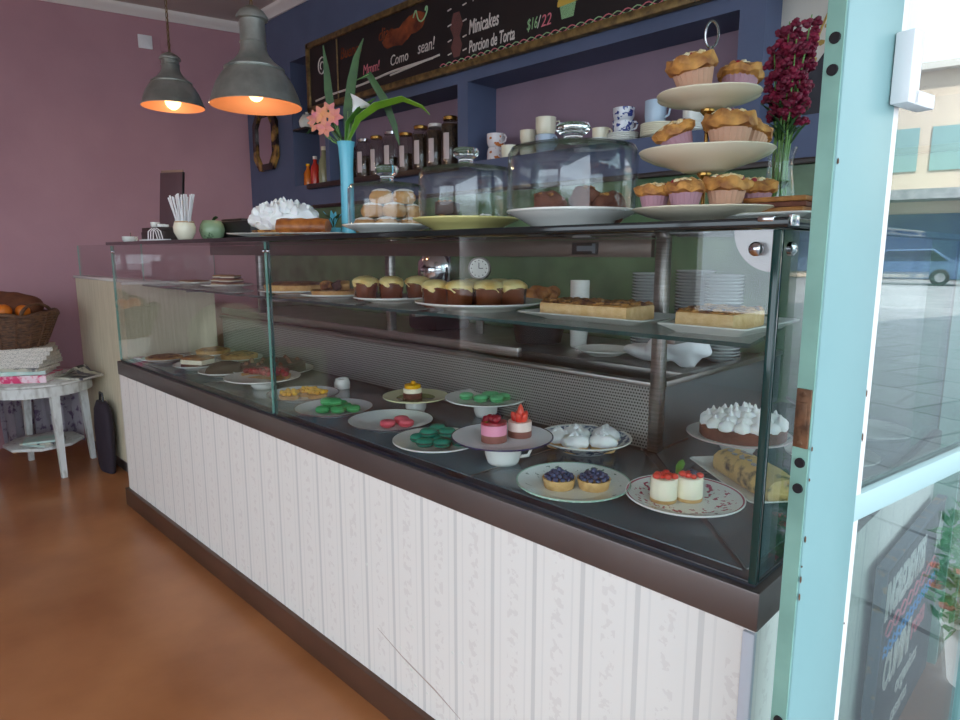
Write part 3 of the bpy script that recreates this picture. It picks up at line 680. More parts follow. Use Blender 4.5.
# yellow tarts
pc = (-2.020, 1.142, ZD)
plate('dinner_plate', 'white plate with thin brown line holding bright yellow tarts, left of the green macarons', pc, .125, PM['brownr'])
for i, (a, b_, l) in enumerate(((-.040, -.030, 'left'), (.008, .024, 'back'), (.052, -.010, 'right'))):
    t = thing('passion_fruit_tart', f'bright yellow fruit topped tart, {l} one on the plate left of the green macarons', 'tart', off2(pc, a, b_, ZD+.0068), group='yellow tarts')
    M_ = M(); M_.lathe([(0, 0), (.032, 0), (.036, .014), (.033, .014), (0, .012)], 30); M_.build('tart_shell', MT['crustl'], t)
    M_ = M()
    for k in range(12):
        an = k*2.4; r = .0085*k**.5; M_.ball((r*math.cos(an), r*math.sin(an), .019+random.uniform(0, .006)), (.011, .009, .008), 2, .003, 120, seed=k+i)
    M_.build('fruit_topping', MT['passion'], t)
cup('ramekin', 'small empty white ramekin standing alone near the back of the deck', (-2.085, 1.345, ZD), .030, .036, flip=True, handle=False, cat='ramekin')
# big chocolate cake & red tart & others at the far end
def raised(c, h, label): cup('ramekin', label, c, .045, h, handle=False, cat='ramekin')
pc = (-2.534, 1.300, ZD)
plate('large_plate', 'large white plate under the big dark chocolate cake at the back of the deck', pc, .165, MT['white'], h=.022)
t = thing('chocolate_cake', 'large round dark chocolate cake with red crumbs at the back of the deck', 'cake', (pc[0], pc[1], ZD+.0068))
M_ = M(); M_.lathe([(0, 0), (.128, 0), (.132, .01), (.130, .038), (.122, .046), (0, .048)], 48, rmod=lambda th, i: 1+.01*math.sin(9*th)); M_.build('cake_body', MT['choc'], t)
M_ = M()
for k in range(16): an = k*2.4; r = .02+.024*k**.5; M_.lathe([(.010, 0), (.009, .006), (.004, .012), (0, .014)], 8, loc=(r*math.cos(an), r*math.sin(an), .046))
M_.build('ganache_peaks', MT['choccake'], t)
raised((-2.293, 1.130, ZD), .028, 'low white ramekin under the plate with the red berry tart')
pc = (-2.293, 1.130, ZD+.028)
plate('dinner_plate', 'white plate raised on a ramekin with half a red berry tart', pc, .140, MT['white'], h=.016)
t = thing('berry_tart', 'half of a glossy red berry tart on the raised plate behind the glass joint', 'tart', (pc[0], pc[1], pc[2]+.0068), rotz=.4)
M_ = M(); M_.lathe([(0, 0), (.100, 0), (.104, .014), (0, .014)], 30, arc=PI); M_.build('tart_base', MT['crustl'], t)
M_ = M()
for k in range(34):
    an = .12+(PI-.24)*random.random(); r = .092*random.random()**.5; M_.ball((r*math.cos(an), max(.012, r*math.sin(an)), .018+random.uniform(0, .008)), (.014, .012, .012), 2, .003, 100, seed=k)
M_.build('red_berries', MT['berry'], t)
pc = (-2.655, 1.150, ZD)
plate('dinner_plate', 'white plate with a dark cocoa dusted dome cake, front of the far deck', pc, .112, MT['white'])
t = thing('dome_cake', 'dark cocoa dusted dome cake on the front white plate at the far end', 'cake', (pc[0], pc[1], ZD+.0068))
M_ = M(); M_.lathe([(0, 0), (.082, 0), (.086, .008), (.078, .026), (.056, .042), (.028, .050), (0, .052)], 40, rmod=lambda th, i: 1+.012*math.sin(5*th+i)); M_.build('cake_body', MT['cocoa'], t)
pc = (-2.900, 1.130, ZD)
plate('dinner_plate', 'white plate with a cream layered cake slice, left of the dome cake', pc, .105, MT['white'])
t = thing('cake_slice', 'cream layered cake piece with brown crumb top, left of the dome cake', 'cake', (pc[0], pc[1], ZD+.0068), rotz=.5)
for nm, z0, z1, m_ in (('sponge', 0, .016, MT['choccake']), ('cream', .016, .036, MT['cheese']), ('crumb_top', .036, .046, MT['crust'])):
    M_ = M(); M_.prism([(-.055, -.045), (.06, -.05), (.065, .03), (0, .06), (-.06, .04)], z0, z1, bev=.002); M_.build(nm, m_, t)
pc = (-3.21, 1.095, ZD)
plate('dinner_plate', 'white plate with a flat golden tart at the far left front corner of the deck', pc, .100, MT['white'], h=.016)
t = thing('flat_tart', 'flat golden brown tart at the far left front corner of the deck', 'tart', (pc[0], pc[1], ZD+.0068))
M_ = M(); M_.lathe([(0, 0), (.076, 0), (.082, .014), (.076, .016), (0, .014)], 36, rmod=lambda th, i: 1+.015*math.sin(16*th)); M_.build('tart_shell', MT['crustl'], t)
M_ = M(); M_.lathe([(0, .014), (.072, .014), (.06, .021), (0, .023)], 30); M_.jitter(.003, 40); M_.build('topping', MT['nutty'], t)
for (x, y, r, m1, m2, l) in ((-3.20, 1.325, .085, 'crustl', 'crust', 'brown baked tart against the far end panel'), (-2.965, 1.350, .088, 'crustl', 'nutty', 'golden almond tart at the back, left of the chocolate cake')):
    plate('dinner_plate', 'white plate under the '+l, (x, y, ZD), r+.020, MT['white'], h=.018)
    t = thing('round_tart', l, 'tart', (x, y, ZD+.0068))
    M_ = M(); M_.lathe([(0, 0), (r*.9, 0), (r*.96, .024), (r*.9, .027), (0, .022)], 36, rmod=lambda th, i: 1+.012*math.sin(20*th)); M_.build('tart_shell', MT[m1], t)
    M_ = M(); M_.lathe([(0, .022), (r*.86, .023), (r*.6, .034), (0, .036)], 32); M_.jitter(.004, 45); M_.build('topping', MT[m2], t)
M_ = M(); M_.prism([(-.03, -.022), (.03, -.02), (.032, .02), (-.028, .024)], 0, .006, bev=.001); tag(M_.build('sweet_packet', MT['magpink'], loc=(-3.375, 1.04, ZD)), 'small pink sweet packet in the far left corner of the deck', 'packet')
# ---------------------------------------------------------------- deck: right leg
raised((-.672, 1.605, ZD), .038, 'white ramekin under the plate with the white meringue cake')
pc = (-.672, 1.605, ZD+.038)
plate('cake_plate', 'thin patterned plate raised on a ramekin with the white meringue cake', pc, .128, PM['floral'], h=.012)
t = thing('meringue_cake', 'round brown cake covered with white piped meringue on a raised plate', 'cake', (pc[0]+.01, pc[1]+.0, pc[2]+.0068))
M_ = M(); M_.lathe([(0, 0), (.100, 0), (.104, .006), (.104, .030), (.100, .034), (0, .034)], 48); M_.build('sponge', MT['choccake'], t)
M_ = M()
for rad, n, z, s_ in ((.086, 15, .034, 1.0), (.058, 11, .042, 1.05), (.030, 7, .050, 1.05), (0, 1, .056, 1.1)):
    for k in range(n):
        a = 2*PI*k/n+rad*30; q = s_*random.uniform(.9, 1.12)
        M_.lathe([(0, -.006), (.016*q, -.004), (.020*q, .004), (.019*q, .012), (.013*q, .019), (.005*q, .023), (.002*q, .029*q), (0, .031*q)], 14, loc=(rad*math.cos(a), rad*math.sin(a), z), rmod=lambda th, i: 1+.05*math.sin(5*th))
M_.build('meringue', MT['mer'], t)
# tray with poppy loaf
rz = math.radians(-38)
tc_ = Vector((-.556, 1.398, ZD))
tray('rectangular_plate', 'white rectangular plate under the nearer poppy seed loaf', tc_, .30, .15, MT['white'], rotz=math.radians(-39))
def loaf(label, c, rz, L=.20, Wd=.085, H=.048):
    t = thing('poppy_seed_loaf', label, 'loaf cake', c, rz)
    M_ = M(); n = 14
    sec = []
    for i in range(n+1):
        x = -L/2+L*i/n; e = 1-.10*(abs(2*i/n-1)**3); hh = H*(1-.12*abs(2*i/n-1)**2)
        pts = [(-.46, 0), (-.5, .25), (-.48, .7), (-.32, .95), (0, 1.05), (.32, .95), (.48, .7), (.5, .25), (.46, 0)]
        sec.append([M_.bm.verts.new((x, p[0]*Wd*e, p[1]*hh)) for p in pts])
    for a, b_ in zip(sec, sec[1:]):
        for k in range(9): M_.bm.faces.new((a[k], a[(k+1) % 9], b_[(k+1) % 9], b_[k]))
    M_.bm.faces.new(sec[0]); M_.bm.faces.new(sec[-1][::-1]); M_.jitter(.002, 60); M_.build('cake_body', MT['loaf'], t)
    M_ = M()
    for k in range(16): M_.ball((random.uniform(-.4, .4)*L, random.uniform(-.22, .22)*Wd, H*.99), (.010, .006, .0025), 1, .001, 100, seed=k)
    M_.build('glaze', mat('grey_glaze', (150, 150, 146), .3), t)
    return t
loaf('yellow poppy seed loaf with grey glaze on the white rectangular plate', tc_+Vector((.012, .0, .0058)), math.radians(-36), .22, .085, .050)
plate('dinner_plate', 'white plate under the farther poppy seed cake, partly behind the door edge', (-.480, 1.70, ZD), .105, MT['white'])
loaf('farther poppy seed cake, partly hidden by the turquoise door edge', (-.475, 1.70, ZD+.0068), math.radians(-50), .13, .08, .042)
plate('dinner_plate', 'white plate farther along the side wing, seen through the door pane', (-.49, 2.02, ZD), .115, MT['white'])
# ---------------------------------------------------------------- glass shelf items
def slab(name, label, c, rz, L, Wd, H, top='nutty'):
    t = thing(name, label, 'cake', c, rz)
    M_ = M(); M_.box((0, 0, H*.42), (L, Wd, H*.84), .004); M_.jitter(.001, 50); M_.build('sponge', MT['sponge'], t)
    M_ = M()
    nx, ny = int(L/.02), int(Wd/.02)
    M_.box((0, 0, H*.87), (L*.985, Wd*.985, H*.12), .003)
    for i in range(nx):
        for j in range(ny):
            M_.ball((-L/2+(i+.5)*L/nx, -Wd/2+(j+.5)*Wd/ny, H*.93+random.uniform(-.001, .003)), (.011, .009, .004), 1, .003, 90, seed=i*7+j)
    M_.build('almond_topping', MT[top], t); return t
tray('rectangular_plate', 'white rectangular plate at the right end of the glass shelf', (-.560, 1.262, ZS), .18, .27, MT['white'], rotz=math.radians(0))
slab('almond_cake', 'rectangular almond topped cake at the right end of the glass shelf', (-.572, 1.245, ZS+.0058), math.radians(2), .115, .16, .038)
tray('rectangular_plate', 'long white rectangular plate in the middle right of the glass shelf', (-.845, 1.225, ZS), .34, .19, MT['white'], rotz=math.radians(0))
slab('almond_cake', 'long almond topped cake in the middle right of the glass shelf', (-.858, 1.228, ZS+.0058), math.radians(0), .235, .115, .038)
def bun(label, c, group, sc=1.06):
    t = thing('glazed_bun', label, 'cake', c, group=group)
    M_ = M(); M_.lathe([(0, 0), (.030*sc, 0), (.033*sc, .01), (.035*sc, .044), (.036*sc, .052), (.030*sc, .058), (0, .060)], 28, rmod=lambda th, i: 1+.02*math.sin(7*th)); M_.build('cake_body', MT['caramel'], t)
    M_ = M(); M_.lathe([(.036*sc, .050), (.0375*sc, .058), (.032*sc, .066), (.018*sc, .073), (0, .075), ], 28, rmod=lambda th, i: 1+.06*math.sin(4*th+i), zmod=lambda th, i: (-.010*max(0, math.sin(5*th)) if i == 0 else 0)); M_.lathe([(.036*sc, .050), (.03*sc, .056), (0, .056)], 28); M_.build('icing', MT['icing'], t)
    return t
pc = (-1.235, 1.235, ZS)
plate('dinner_plate', 'large white plate with caramel buns in the middle of the glass shelf', pc, .175, MT['white'], h=.022)
src = None; B = []
for i, (a, b_, l) in enumerate(((-.112, .005, 'leftmost'), (-.050, -.02, 'second from left'), (.022, -.02, 'third from left'), (.082, .0, 'rightmost'), (-.02, .055, 'back left'), (.05, .055, 'back right'))):
    p = off2(pc, a*1.06, b_, ZS+.0068); lb = f'{l} caramel bun with cream icing on the large plate mid shelf'
    src = bun(lb, p, 'caramel buns on the large shelf plate') if src is None else (dup(src, p, i*1.1, lb) and src)
pc = (-1.62, 1.235, ZS)
plate('dinner_plate', 'white plate with three yellow topped buns on the glass shelf', pc, .120, MT['white'], h=.016)
for a, b_, l in ((-.080, 0, 'leftmost'), (0, -.012, 'middle'), (.080, .008, 'rightmost')):
    dup(src, off2(pc, a, b_, ZS+.0068), a*9, f'{l} of three yellow topped buns on the smaller shelf plate')
pc = (-1.90, 1.21, ZS)
plate('dinner_plate', 'white plate with a crumbly fruit tart on the glass shelf', pc, .115, MT['white'], h=.014)
t = thing('fruit_tart', 'crumbly golden tart with dark fruit pieces on the glass shelf', 'tart', (pc[0], pc[1], ZS+.0068))
M_ = M(); M_.lathe([(0, 0), (.074, 0), (.08, .020), (.074, .022), (0, .018)], 36, rmod=lambda th, i: 1+.02*math.sin(15*th)); M_.build('tart_shell', MT['crustl'], t)
for k, m_ in enumerate(('cocoa', 'crust', 'nutty', 'cocoa', 'crustl')):
    a = k*1.3+2; M_ = M(); M_.box((.034*math.cos(a), .034*math.sin(a), .036), (.03, .026, .026), .004, rot=RZ(a) @ RX(.4)); M_.build('fruit_piece', MT[m_], t)
pc = (-2.20, 1.235, ZS)
plate('dinner_plate', 'white plate with a low caramel tart beside the glass joint on the shelf', pc, .135, MT['white'], h=.014)
t = thing('caramel_tart', 'low caramel coloured tart beside the glass joint on the shelf', 'tart', (pc[0], pc[1], ZS+.0068))
M_ = M(); M_.lathe([(0, 0), (.108, 0), (.114, .028), (.108, .03), (0, .026)], 40, rmod=lambda th, i: 1+.008*math.sin(30*th)); M_.build('tart_shell', MT['crustl'], t)
M_ = M(); M_.lathe([(0, .026), (.104, .027), (.08, .037), (0, .040)], 36); M_.jitter(.003, 40); M_.build('topping', MT['crust'], t)
for (x, n, l) in ((-2.80, 3, 'right'), (-3.16, 1, 'left')):
    pc = (x, 1.24, ZS)
    plate('dinner_plate', f'white plate with wafer slices at the far left of the shelf, {l} of the two', pc, .110, MT['white'], h=.014)
    for k in range(n):
        for dx in (-.035, .04):
            t = thing('wafer_slice', f'brown and cream wafer slice on the {l} plate at the far left of the shelf', 'cake', (x+dx, 1.24, ZS+.0068+k*.0165), rotz=.2+.3*k, group=f'wafer slices on the {l} far plate')
            for nm, z0, z1, m_ in (('wafer', 0, .006, 'choccake'), ('cream', .006, .011, 'cheese'), ('top_wafer', .011, .016, 'crust')):
                M_ = M(); M_.box((0, 0, (z0+z1)/2), (.06, .09, z1-z0), .0012); M_.build(nm, MT[m_], t)
# ---------------------------------------------------------------- on top of the case
YT = 1.12
def dome(label, c, r, h, kr, kh):
    t = thing('glass_dome', label, 'cake dome', c)
    M_ = M(); th = .003
    pr = [(r+.002, 0), (r+.001, .004), (r, h*.5), (r*.995, h*.86), (r*.94, h*.95), (r*.6, h*1.0), (r*.2, h*1.02), (.012, h*1.03), (.012-.003, h*1.03-th), (r*.2, h*1.02-th), (r*.6, h-th), (r*.93, h*.94-th*.6), (r*.995-th, h*.855), (r-th, h*.5), (r-th, .002)]
    M_.lathe(pr+[pr[0]], 56); M_.build('bell', MT['dome'], t, sharp=1.5)
    M_ = M(); z = h*1.025
    M_.lathe([(0, 0), (kr*.62, 0), (kr*.52, kh*.18), (kr*.56, kh*.34), (kr*.9, kh*.52), (kr*1.0, kh*.72), (kr*.9, kh*.92), (kr*.5, kh*1.0), (0, kh*.97)], 28, loc=(0, 0, z)); M_.build('knob', MT['knob'], t, sharp=1.5)
    return t
# dome 3 (large)
pc = (-.850, YT, ZT)
plate('cake_plate', 'white plate under the largest glass dome', pc, .136, MT['white'], h=.034)
dome('largest glass cake dome, over chocolate pastries beside the tiered stand', (pc[0], pc[1], ZT+.030), .134, .140, .036, .040)
for i, (a, b_, l) in enumerate(((-.05, -.02, 'left'), (.03, .02, 'centre'), (.075, -.03, 'right'))):
    t = thing('chocolate_pastry', f'crumbly chocolate pastry under the largest dome, {l} one', 'pastry', off2(pc, a, b_, ZT+.0068), rotz=i)
    M_ = M(); M_.ball((0, 0, .034 if i != 1 else .042), (.036, .034, .034 if i != 1 else .042), 3, .010, 40, seed=i); M_.build('pastry_body', MT['choccake'], t)
    M_ = M()
    for k in range(8): M_.ball((random.uniform(-.02, .02), random.uniform(-.02, .02), .060 if i != 1 else .078), (.008, .006, .005), 1, .002, 100, seed=k)
    M_.build('crumbs', MT['nutty'], t)
# dome 2
pc = (-1.168, YT, ZT)
plate('cake_plate', 'pale yellow plate under the middle glass dome', pc, .130, MT['yellow'], h=.030)
dome('middle glass cake dome with reflections, on the pale yellow plate', (pc[0], pc[1], ZT+.026), .114, .128, .032, .042)
for i, (a, b_, z, l) in enumerate(((-.055, -.01, 0, 'bottom left'), (.0, .02, 0, 'bottom middle'), (.05, -.03, 0, 'bottom right'), (-.045, .0, .034, 'top left'), (-.06, .05, 0, 'back left'))):
    t = thing('fruit_brownie', f'{l} dark fruit and nut brownie under the middle dome', 'pastry', off2(pc, a, b_, ZT+.0068+z), rotz=i*.7, group='brownies under the middle dome')
    M_ = M(); M_.box((0, 0, .015), (.056, .048, .030), .004); M_.jitter(.003, 50); M_.build('brownie_body', MT['choc'], t)
    M_ = M()
    for k in range(6): M_.ball((random.uniform(-.02, .02), random.uniform(-.016, .016), .031), (.009, .007, .004), 1, .002, 100, seed=k)
    M_.build('nuts', MT['nutty'] if i != 2 else MT['sugar'], t)
# dome 1
pc = (-1.480, YT, ZT)
plate('cake_plate', 'white plate under the smallest glass dome of sugared puffs', pc, .126, MT['white'], h=.024)
dome('smallest glass cake dome, filled with sugared puff cookies', (pc[0], pc[1], ZT+.020), .108, .118, .033, .046)
src = None
for i, (a, b_, z, l) in enumerate(((-.060, -.020, 0, 'bottom left'), (.004, -.050, 0, 'bottom middle'), (.066, -.010, 0, 'bottom right'), (-.03, .05, 0, 'back left'), (.04, .052, 0, 'back right'),
                                (-.040, -.005, .040, 'second layer left'), (.020, -.015, .040, 'second layer middle'), (.056, .03, .040, 'second layer right'), (-.016, .0, .077, 'top left'), (.044, .008, .077, 'top right'))):
    p = off2(pc, a, b_, ZT+.0068+z); lb = f'{l} sugared puff cookie under the smallest dome'
    if src is None:
        src = thing('puff_cookie', lb, 'cookie', p, group='puff cookies under the small dome')
        M_ = M(); M_.lathe([(0, 0), (.024, 0), (.033, .010), (.034, .020), (.026, .032), (.012, .038), (0, .0395)], 24, rmod=lambda th, i: 1+.03*math.sin(6*th)); M_.build('cookie_body', MT['puff'], src)
        M_ = M(); M_.lathe([(.026, .0325), (.020, .0365), (.010, .0400), (0, .0412)], 24, rmod=lambda th, i: 1+.12*math.sin(5*th)); M_.lathe([(.026, .0325), (.01, .036), (0, .036)], 24, rmod=lambda th, i: 1+.12*math.sin(5*th) if i == 0 else 1); M_.build('icing_sugar', MT['sugar'], src)
    else: dup(src, p, i*1.3, lb)
# pavlova platter
pc = (-2.005, YT, ZT)
tray('serving_platter', 'white rectangular platter with meringue pie and pastry roll on the counter top', (-1.995, YT, ZT), .40, .17, MT['white'], rotz=math.radians(35), h=.013, cat='platter')
t = thing('meringue_pie', 'tall fluffy white meringue pie on the rectangular platter', 'pie', (pc[0]-.045, pc[1]-.0, ZT+.0058), rotz=.5)
M_ = M(); M_.lathe([(0, 0), (.10, 0), (.108, .018), (0, .018)], 36); M_.build('crust', MT['nutty'], t)
M_ = M(); M_.ball((0, 0, .055), (.118, .10, .055), 4, .012, 30)
for k in range(46):
    an = k*2.4; r = .0155*k**.5; s_ = random.uniform(.8, 1.2); M_.lathe([(.017*s_, -.012), (.016*s_, 0), (.009*s_, .010), (.003, .018*s_), (0, .021*s_)], 8, loc=(r*math.cos(an), r*math.sin(an), .104-(r/.11)**2*.036))
M_.jitter(.009, 55); M_.build('meringue', MT['mer'], t)
t = thing('pastry_roll', 'golden brown glazed pastry roll lying on the platter before the meringue', 'pastry', off2(pc, .055, -.075, ZT+.0058), rotz=math.radians(40))
M_ = M(); M_.tube([(-.085+.017*k, .003*math.sin(k), .0275) for k in range(11)], [.023, .027, .0275, .0265, .0275, .027, .0265, .0275, .027, .026, .022], 18); M_.jitter(.003, 45); M_.build('pastry_body', mat('glazed_pastry', (184, 110, 48), .35, rgb2=(130, 66, 26), nscale=25, bump=.3), t)
# tiered stand
pc = Vector((-.550, 1.10, ZT))
t = thing('tiered_stand', 'three tier cream cake stand with brass stem and looped handle full of muffins', 'cake stand', pc)
def scal(r, h, n=4):
    m_ = M(); m_.lathe([(0, 0), (r*.30, 0), (r*.36, .003), (r*.62, h*.40), (r*.78, h*.58), (r*.97, h*.90), (r, h), (r*.985, h+.002), (r*.9, h-.002), (r*.75, h-.005), (r*.4, h-.006), (0, h-.006)], 64, rmod=lambda th, i: 1+(.095*abs(math.cos(n*th/2+.6)) - .055 if i > 3 and i < 9 else 0)); return m_
scal(.124, .024).build('bottom_plate', MT['cream'], t)
o = scal(.115, .032).build('middle_plate', MT['cream'], t, loc=(0, 0, .088))
o = scal(.088, .020).build('top_plate', MT['cream'], t, loc=(0, 0, .193))
M_ = M(); M_.tube([(0, 0, .016), (0, 0, .285)], .0035, 10)
for z in (.083, .188): M_.lathe([(.004, -.008), (.012, 0), (.012, .004), (.004, .006)], 16, loc=(0, 0, z))
M_.build('stem', MT['brass'], t)
M_ = M(); M_.lathe([(.003, .272), (.006, .280), (.004, .288), (.003, .293)], 12)
M_.tube([(.011*math.sin(a)*RC.x, .011*math.sin(a)*RC.y, .312-.021*math.cos(a)) for a in [k*2*PI/20 for k in range(21)]], .0021, 8); M_.build('handle', MT['chrome'], t)
def muffin(label, c, paper, top='muffin', rz=0, rot=None, sc=1.0, grp=None):
    t = thing('muffin', label, 'muffin', c, rz, grp)
    if rot: t.rotation_euler = rot
    t.scale = (sc,)*3
    M_ = M(); n = 44
    M_.lathe([(0, 0), (.021, 0), (.0225, .002), (.030, .032), (.0285, .032), (0, .030)], n, rmod=lambda th, i: 1+(.030*math.cos(22*th) if 1 <= i <= 3 else 0)); M_.build('paper_case', paper, t)
    sd = random.random()*9
    M_ = M(); M_.lathe([(0, .031), (.028, .031), (.037, .034), (.0385, .041), (.033, .050), (.020, .056), (0, .058)], 32)
    for v in M_.bm.verts: v.co += v.co.normalized()*(noise.noise(v.co*60+Vector((sd, 0, 0)))*.012)
    M_.build('muffin_top', MT[top], t)
    M_ = M()
    for k in range(13):
        a = k*2.4+sd; r = .0075*k**.5; M_.ball((r*math.cos(a), r*math.sin(a), .057-(r/.034)**2*.009), (.0085, .007, .0045), 1, .003, 120, seed=k)
    M_.build('crumble', MT['crumb'], t)
    M_ = M()
    for k in range(4):
        a = k*1.9+sd*2; r = .017+.006*(k % 2); M_.ball((r*math.cos(a), r*math.sin(a), .053-(r/.034)**2*.004), (.0065, .006, .006), 2)
    M_.build('berry_piece', MT['berry'], t)
    return t
zb = ZT+.0185
mf = muffin('small muffin in lilac paper at the left edge of the bottom tier', off2(pc, -.090, -.020, zb+.002), MT['paperl'], sc=.80)
def mdup(src_, lb, p, rz, rot=None, sc=1): o = dup(src_, p, rz, lb, rot=rot); o.scale = (sc,)*3; return o
mdup(mf, 'second muffin from the left on the bottom tier, lilac paper', off2(pc, -.050, -.062, zb+.001), 1.2, sc=.88)
m2 = muffin('muffin with berry topping in pale paper, right of the brass stem on the bottom tier', off2(pc, .018, -.060, zb), MT['paperc'])
mdup(mf, 'muffin in lilac paper at the right of the bottom tier', off2(pc, .076, -.030, zb+.001), 2.2, sc=.95); mdup(m2, 'muffin at the back of the bottom tier behind the stem', off2(pc, -.02, .06, zb), .4)
zm = ZT+.088+.0265
mdup(m2, 'big upright muffin in pale paper at the front of the middle tier', off2(pc, .022, -.048, zm), .9, sc=1.12)
mdup(mf, 'low muffin lying at the left of the middle tier', off2(pc, -.050, -.030, zm+.002), 0, rot=(.2, -.35, .2), sc=.88)
mdup(m2, 'tilted muffin at the right of the middle tier', off2(pc, .076, .004, zm+.008), 0, rot=(-.15, .4, 1.2), sc=.85)
zt_ = ZT+.193+.0145
mdup(m2, 'tilted muffin with white topping at the left of the top tier', off2(pc, -.028, -.020, zt_+.006), 0, rot=(.1, -.22, .8), sc=1.08)
mdup(mf, 'low muffin at the right of the top tier', off2(pc, .046, -.006, zt_+.002), 0, rot=(.1, .2, 2), sc=.95)
# right end: wafer trays and flower vase
tray('serving_platter', 'white rectangular platter holding dark wafer boards beside the flower vase', (-.437, 1.16, ZT), .15, .20, MT['white'], rotz=math.radians(0), h=.012, cat='platter')
for k, (dx, dz, rz) in enumerate(((-.012, 0, .06), (.010, .0085, -.04), (.004, .017, .10), (.012, .0255, -.02))):
    M_ = M(); M_.box((0, 0, .004), (.10, .12, .008), .002); M_.mi = 0
    tag(M_.build('biscuit_sheet', MT['crust'] if k % 2 else MT['choccake'], loc=(-.436+dx, 1.15, ZT+.0058+dz), rotz=rz), 'thin brown biscuit sheet in the stack at the right end of the counter top', 'biscuit', 'stacked biscuit sheets')
vc = (-.512, 1.335, ZT)
t = thing('glass_vase', 'clear glass vase holding crimson flowers behind the tiered stand', 'vase', vc)
M_ = M(); M_.lathe([(0, 0), (.026, 0), (.029, .004), (.030, .06), (.024, .10), (.022, .125), (.029, .150), (.027, .150), (.0205, .125), (.0225, .10), (.028, .06), (.027, .008), (0, .008)], 32); M_.build('vase_body', MT['dome'], t, sharp=1.5)
M_ = M(); M_.lathe([(0, .0095), (.0265, .0095), (.0272, .06), (.0245, .088), (0, .088)], 28); M_.build('water', sheet_glass('vase_water', tint=(.80, .90, .74), r0=.02), t, sharp=1.5)
for k in range(11):
    a = k*2.4; r0 = .004+.001*k; r1 = .008+.0068*(k % 6)
    b0 = Vector((r0*math.cos(a), r0*math.sin(a), .012)); b1 = Vector((r0*1.1*math.cos(a+.4), r0*1.1*math.sin(a+.4), .13)); hh = .335+.013*((k*3) % 6); b2 = Vector((r1*math.cos(a)+.01, r1*math.sin(a), hh))
    t = thing('flower_stem', 'tall crimson stock flower stem in the clear glass vase', 'flower', vc, group='crimson flowers in the vase')
    M_ = M(); M_.tube([b0, b1, (b1+b2)/2+Vector((0, 0, .01)), b2], [.0022, .002, .0017, .0012], 6); M_.build('stem', MT['stem'], t)
    M_ = M()
    for j in range(17):
        f = j/17; p = b1.lerp(b2, .36+.64*f); an = j*2.4; rr_ = .019*(1-.45*f)
        c_ = p+Vector((rr_*math.cos(an), rr_*math.sin(an), random.uniform(-.010, .010)))
        for q in range(4):
            aa = q*PI/2+an; M_.ball(c_+Vector((.0045*math.cos(aa), .0045*math.sin(aa), .006*(q % 2)-.002)), (.0062, .0050, .0056), 1, .001, 200, seed=q)
    M_.build('blossoms', MT['magenta'], t)
    M_ = M()
    for j in range(7):
        p = b0.lerp(b1, .5) if j < 2 else b1.lerp(b2, .02+.055*j); an = j*2.1+k; L_ = random.uniform(.03, .05) if j > 1 else .02
        M_.blade([p, p+Vector((.4*L_*math.cos(an), .4*L_*math.sin(an), .5*L_)), p+Vector((.8*L_*math.cos(an), .8*L_*math.sin(an), .75*L_))], [.003, .008, .001], .0004)
    M_.build('leaves', MT['leafd'], t)
# blue vase with leaves and lily
vc = (-1.86, 1.245, ZT)
t = thing('blue_vase', 'tall slim turquoise vase holding leaves and a white lily', 'vase', vc)
M_ = M(); M_.lathe([(0, 0), (.026, 0), (.028, .004), (.022, .03), (.021, .22), (.025, .285), (.029, .305), (.026, .305), (.022, .285), (.018, .22), (.018, .01), (0, .01)], 32); M_.build('vase_body', MT['bluevase'], t, sharp=1.2)
def P(px, py, up, d=0): return RC*px+FC*d+Vector((0, 0, up))
def leafthing(name, label, cat, pts, wd, m_, stem=True, fold=.2):
    t = thing(name, label, cat, vc); M_ = M(); M_.blade(pts, wd, .0006, side=None if name != 'sword_leaf' else RC, fold=fold); M_.build('blade', m_, t)
    M_ = M(); M_.tube([P(0, 0, .14), P(pts[0].dot(RC)*.4, 0, .27), pts[0], pts[1]], [.0025, .0025, .002, .0012], 6); M_.build('stalk', MT['stem'], t); return t
leafthing('sword_leaf', 'narrow upright dark leaf at the left of the turquoise vase', 'leaf', [P(-.012, 0, .30), P(-.04, 0, .38), P(-.050, 0, .46), P(-.054, 0, .53), P(-.062, 0, .60)], [.012, .024, .026, .018, .002], MT['leafd'])
leafthing('sword_leaf', 'broad upright dark leaf in the middle of the turquoise vase', 'leaf', [P(.004, 0, .30), P(.010, 0, .40), P(.026, .0, .49), P(.042, 0, .56), P(.066, 0, .62)], [.014, .030, .030, .020, .002], MT['leafd'])
leafthing('sword_leaf', 'dark leaf bent to the right over the turquoise vase', 'leaf', [P(.03, 0, .50, .03), P(.075, 0, .52, .03), P(.125, 0, .44, .03), P(.155, 0, .36, .03), P(.17, 0, .30, .03)], [.004, .022, .026, .02, .003], MT['leafd'])
leafthing('broad_leaf', 'bright lime green leaf arching right from the turquoise vase', 'leaf', [P(.006, 0, .30), P(.05, 0, .37), P(.11, 0, .405, -.01), P(.19, 0, .425, -.02), P(.25, 0, .405, -.02), P(.275, 0, .385, -.02)], [.01, .050, .058, .048, .026, .002], MT['leafl'], fold=.5)
leafthing('broad_leaf', 'dark green leaf drooping left from the turquoise vase', 'leaf', [P(-.006, 0, .30), P(-.04, 0, .34), P(-.085, 0, .355), P(-.125, 0, .33)], [.01, .046, .044, .002], MT['leafd'], fold=.5)
leafthing('broad_leaf', 'mid green leaf standing just right of centre in the turquoise vase', 'leaf', [P(.0, 0, .30), P(.015, 0, .36), P(.05, 0, .40), P(.10, 0, .44)], [.012, .042, .038, .002], MT['leaf'], fold=.5)
t = thing('white_lily', 'white calla lily opening right above the turquoise vase', 'flower', vc)
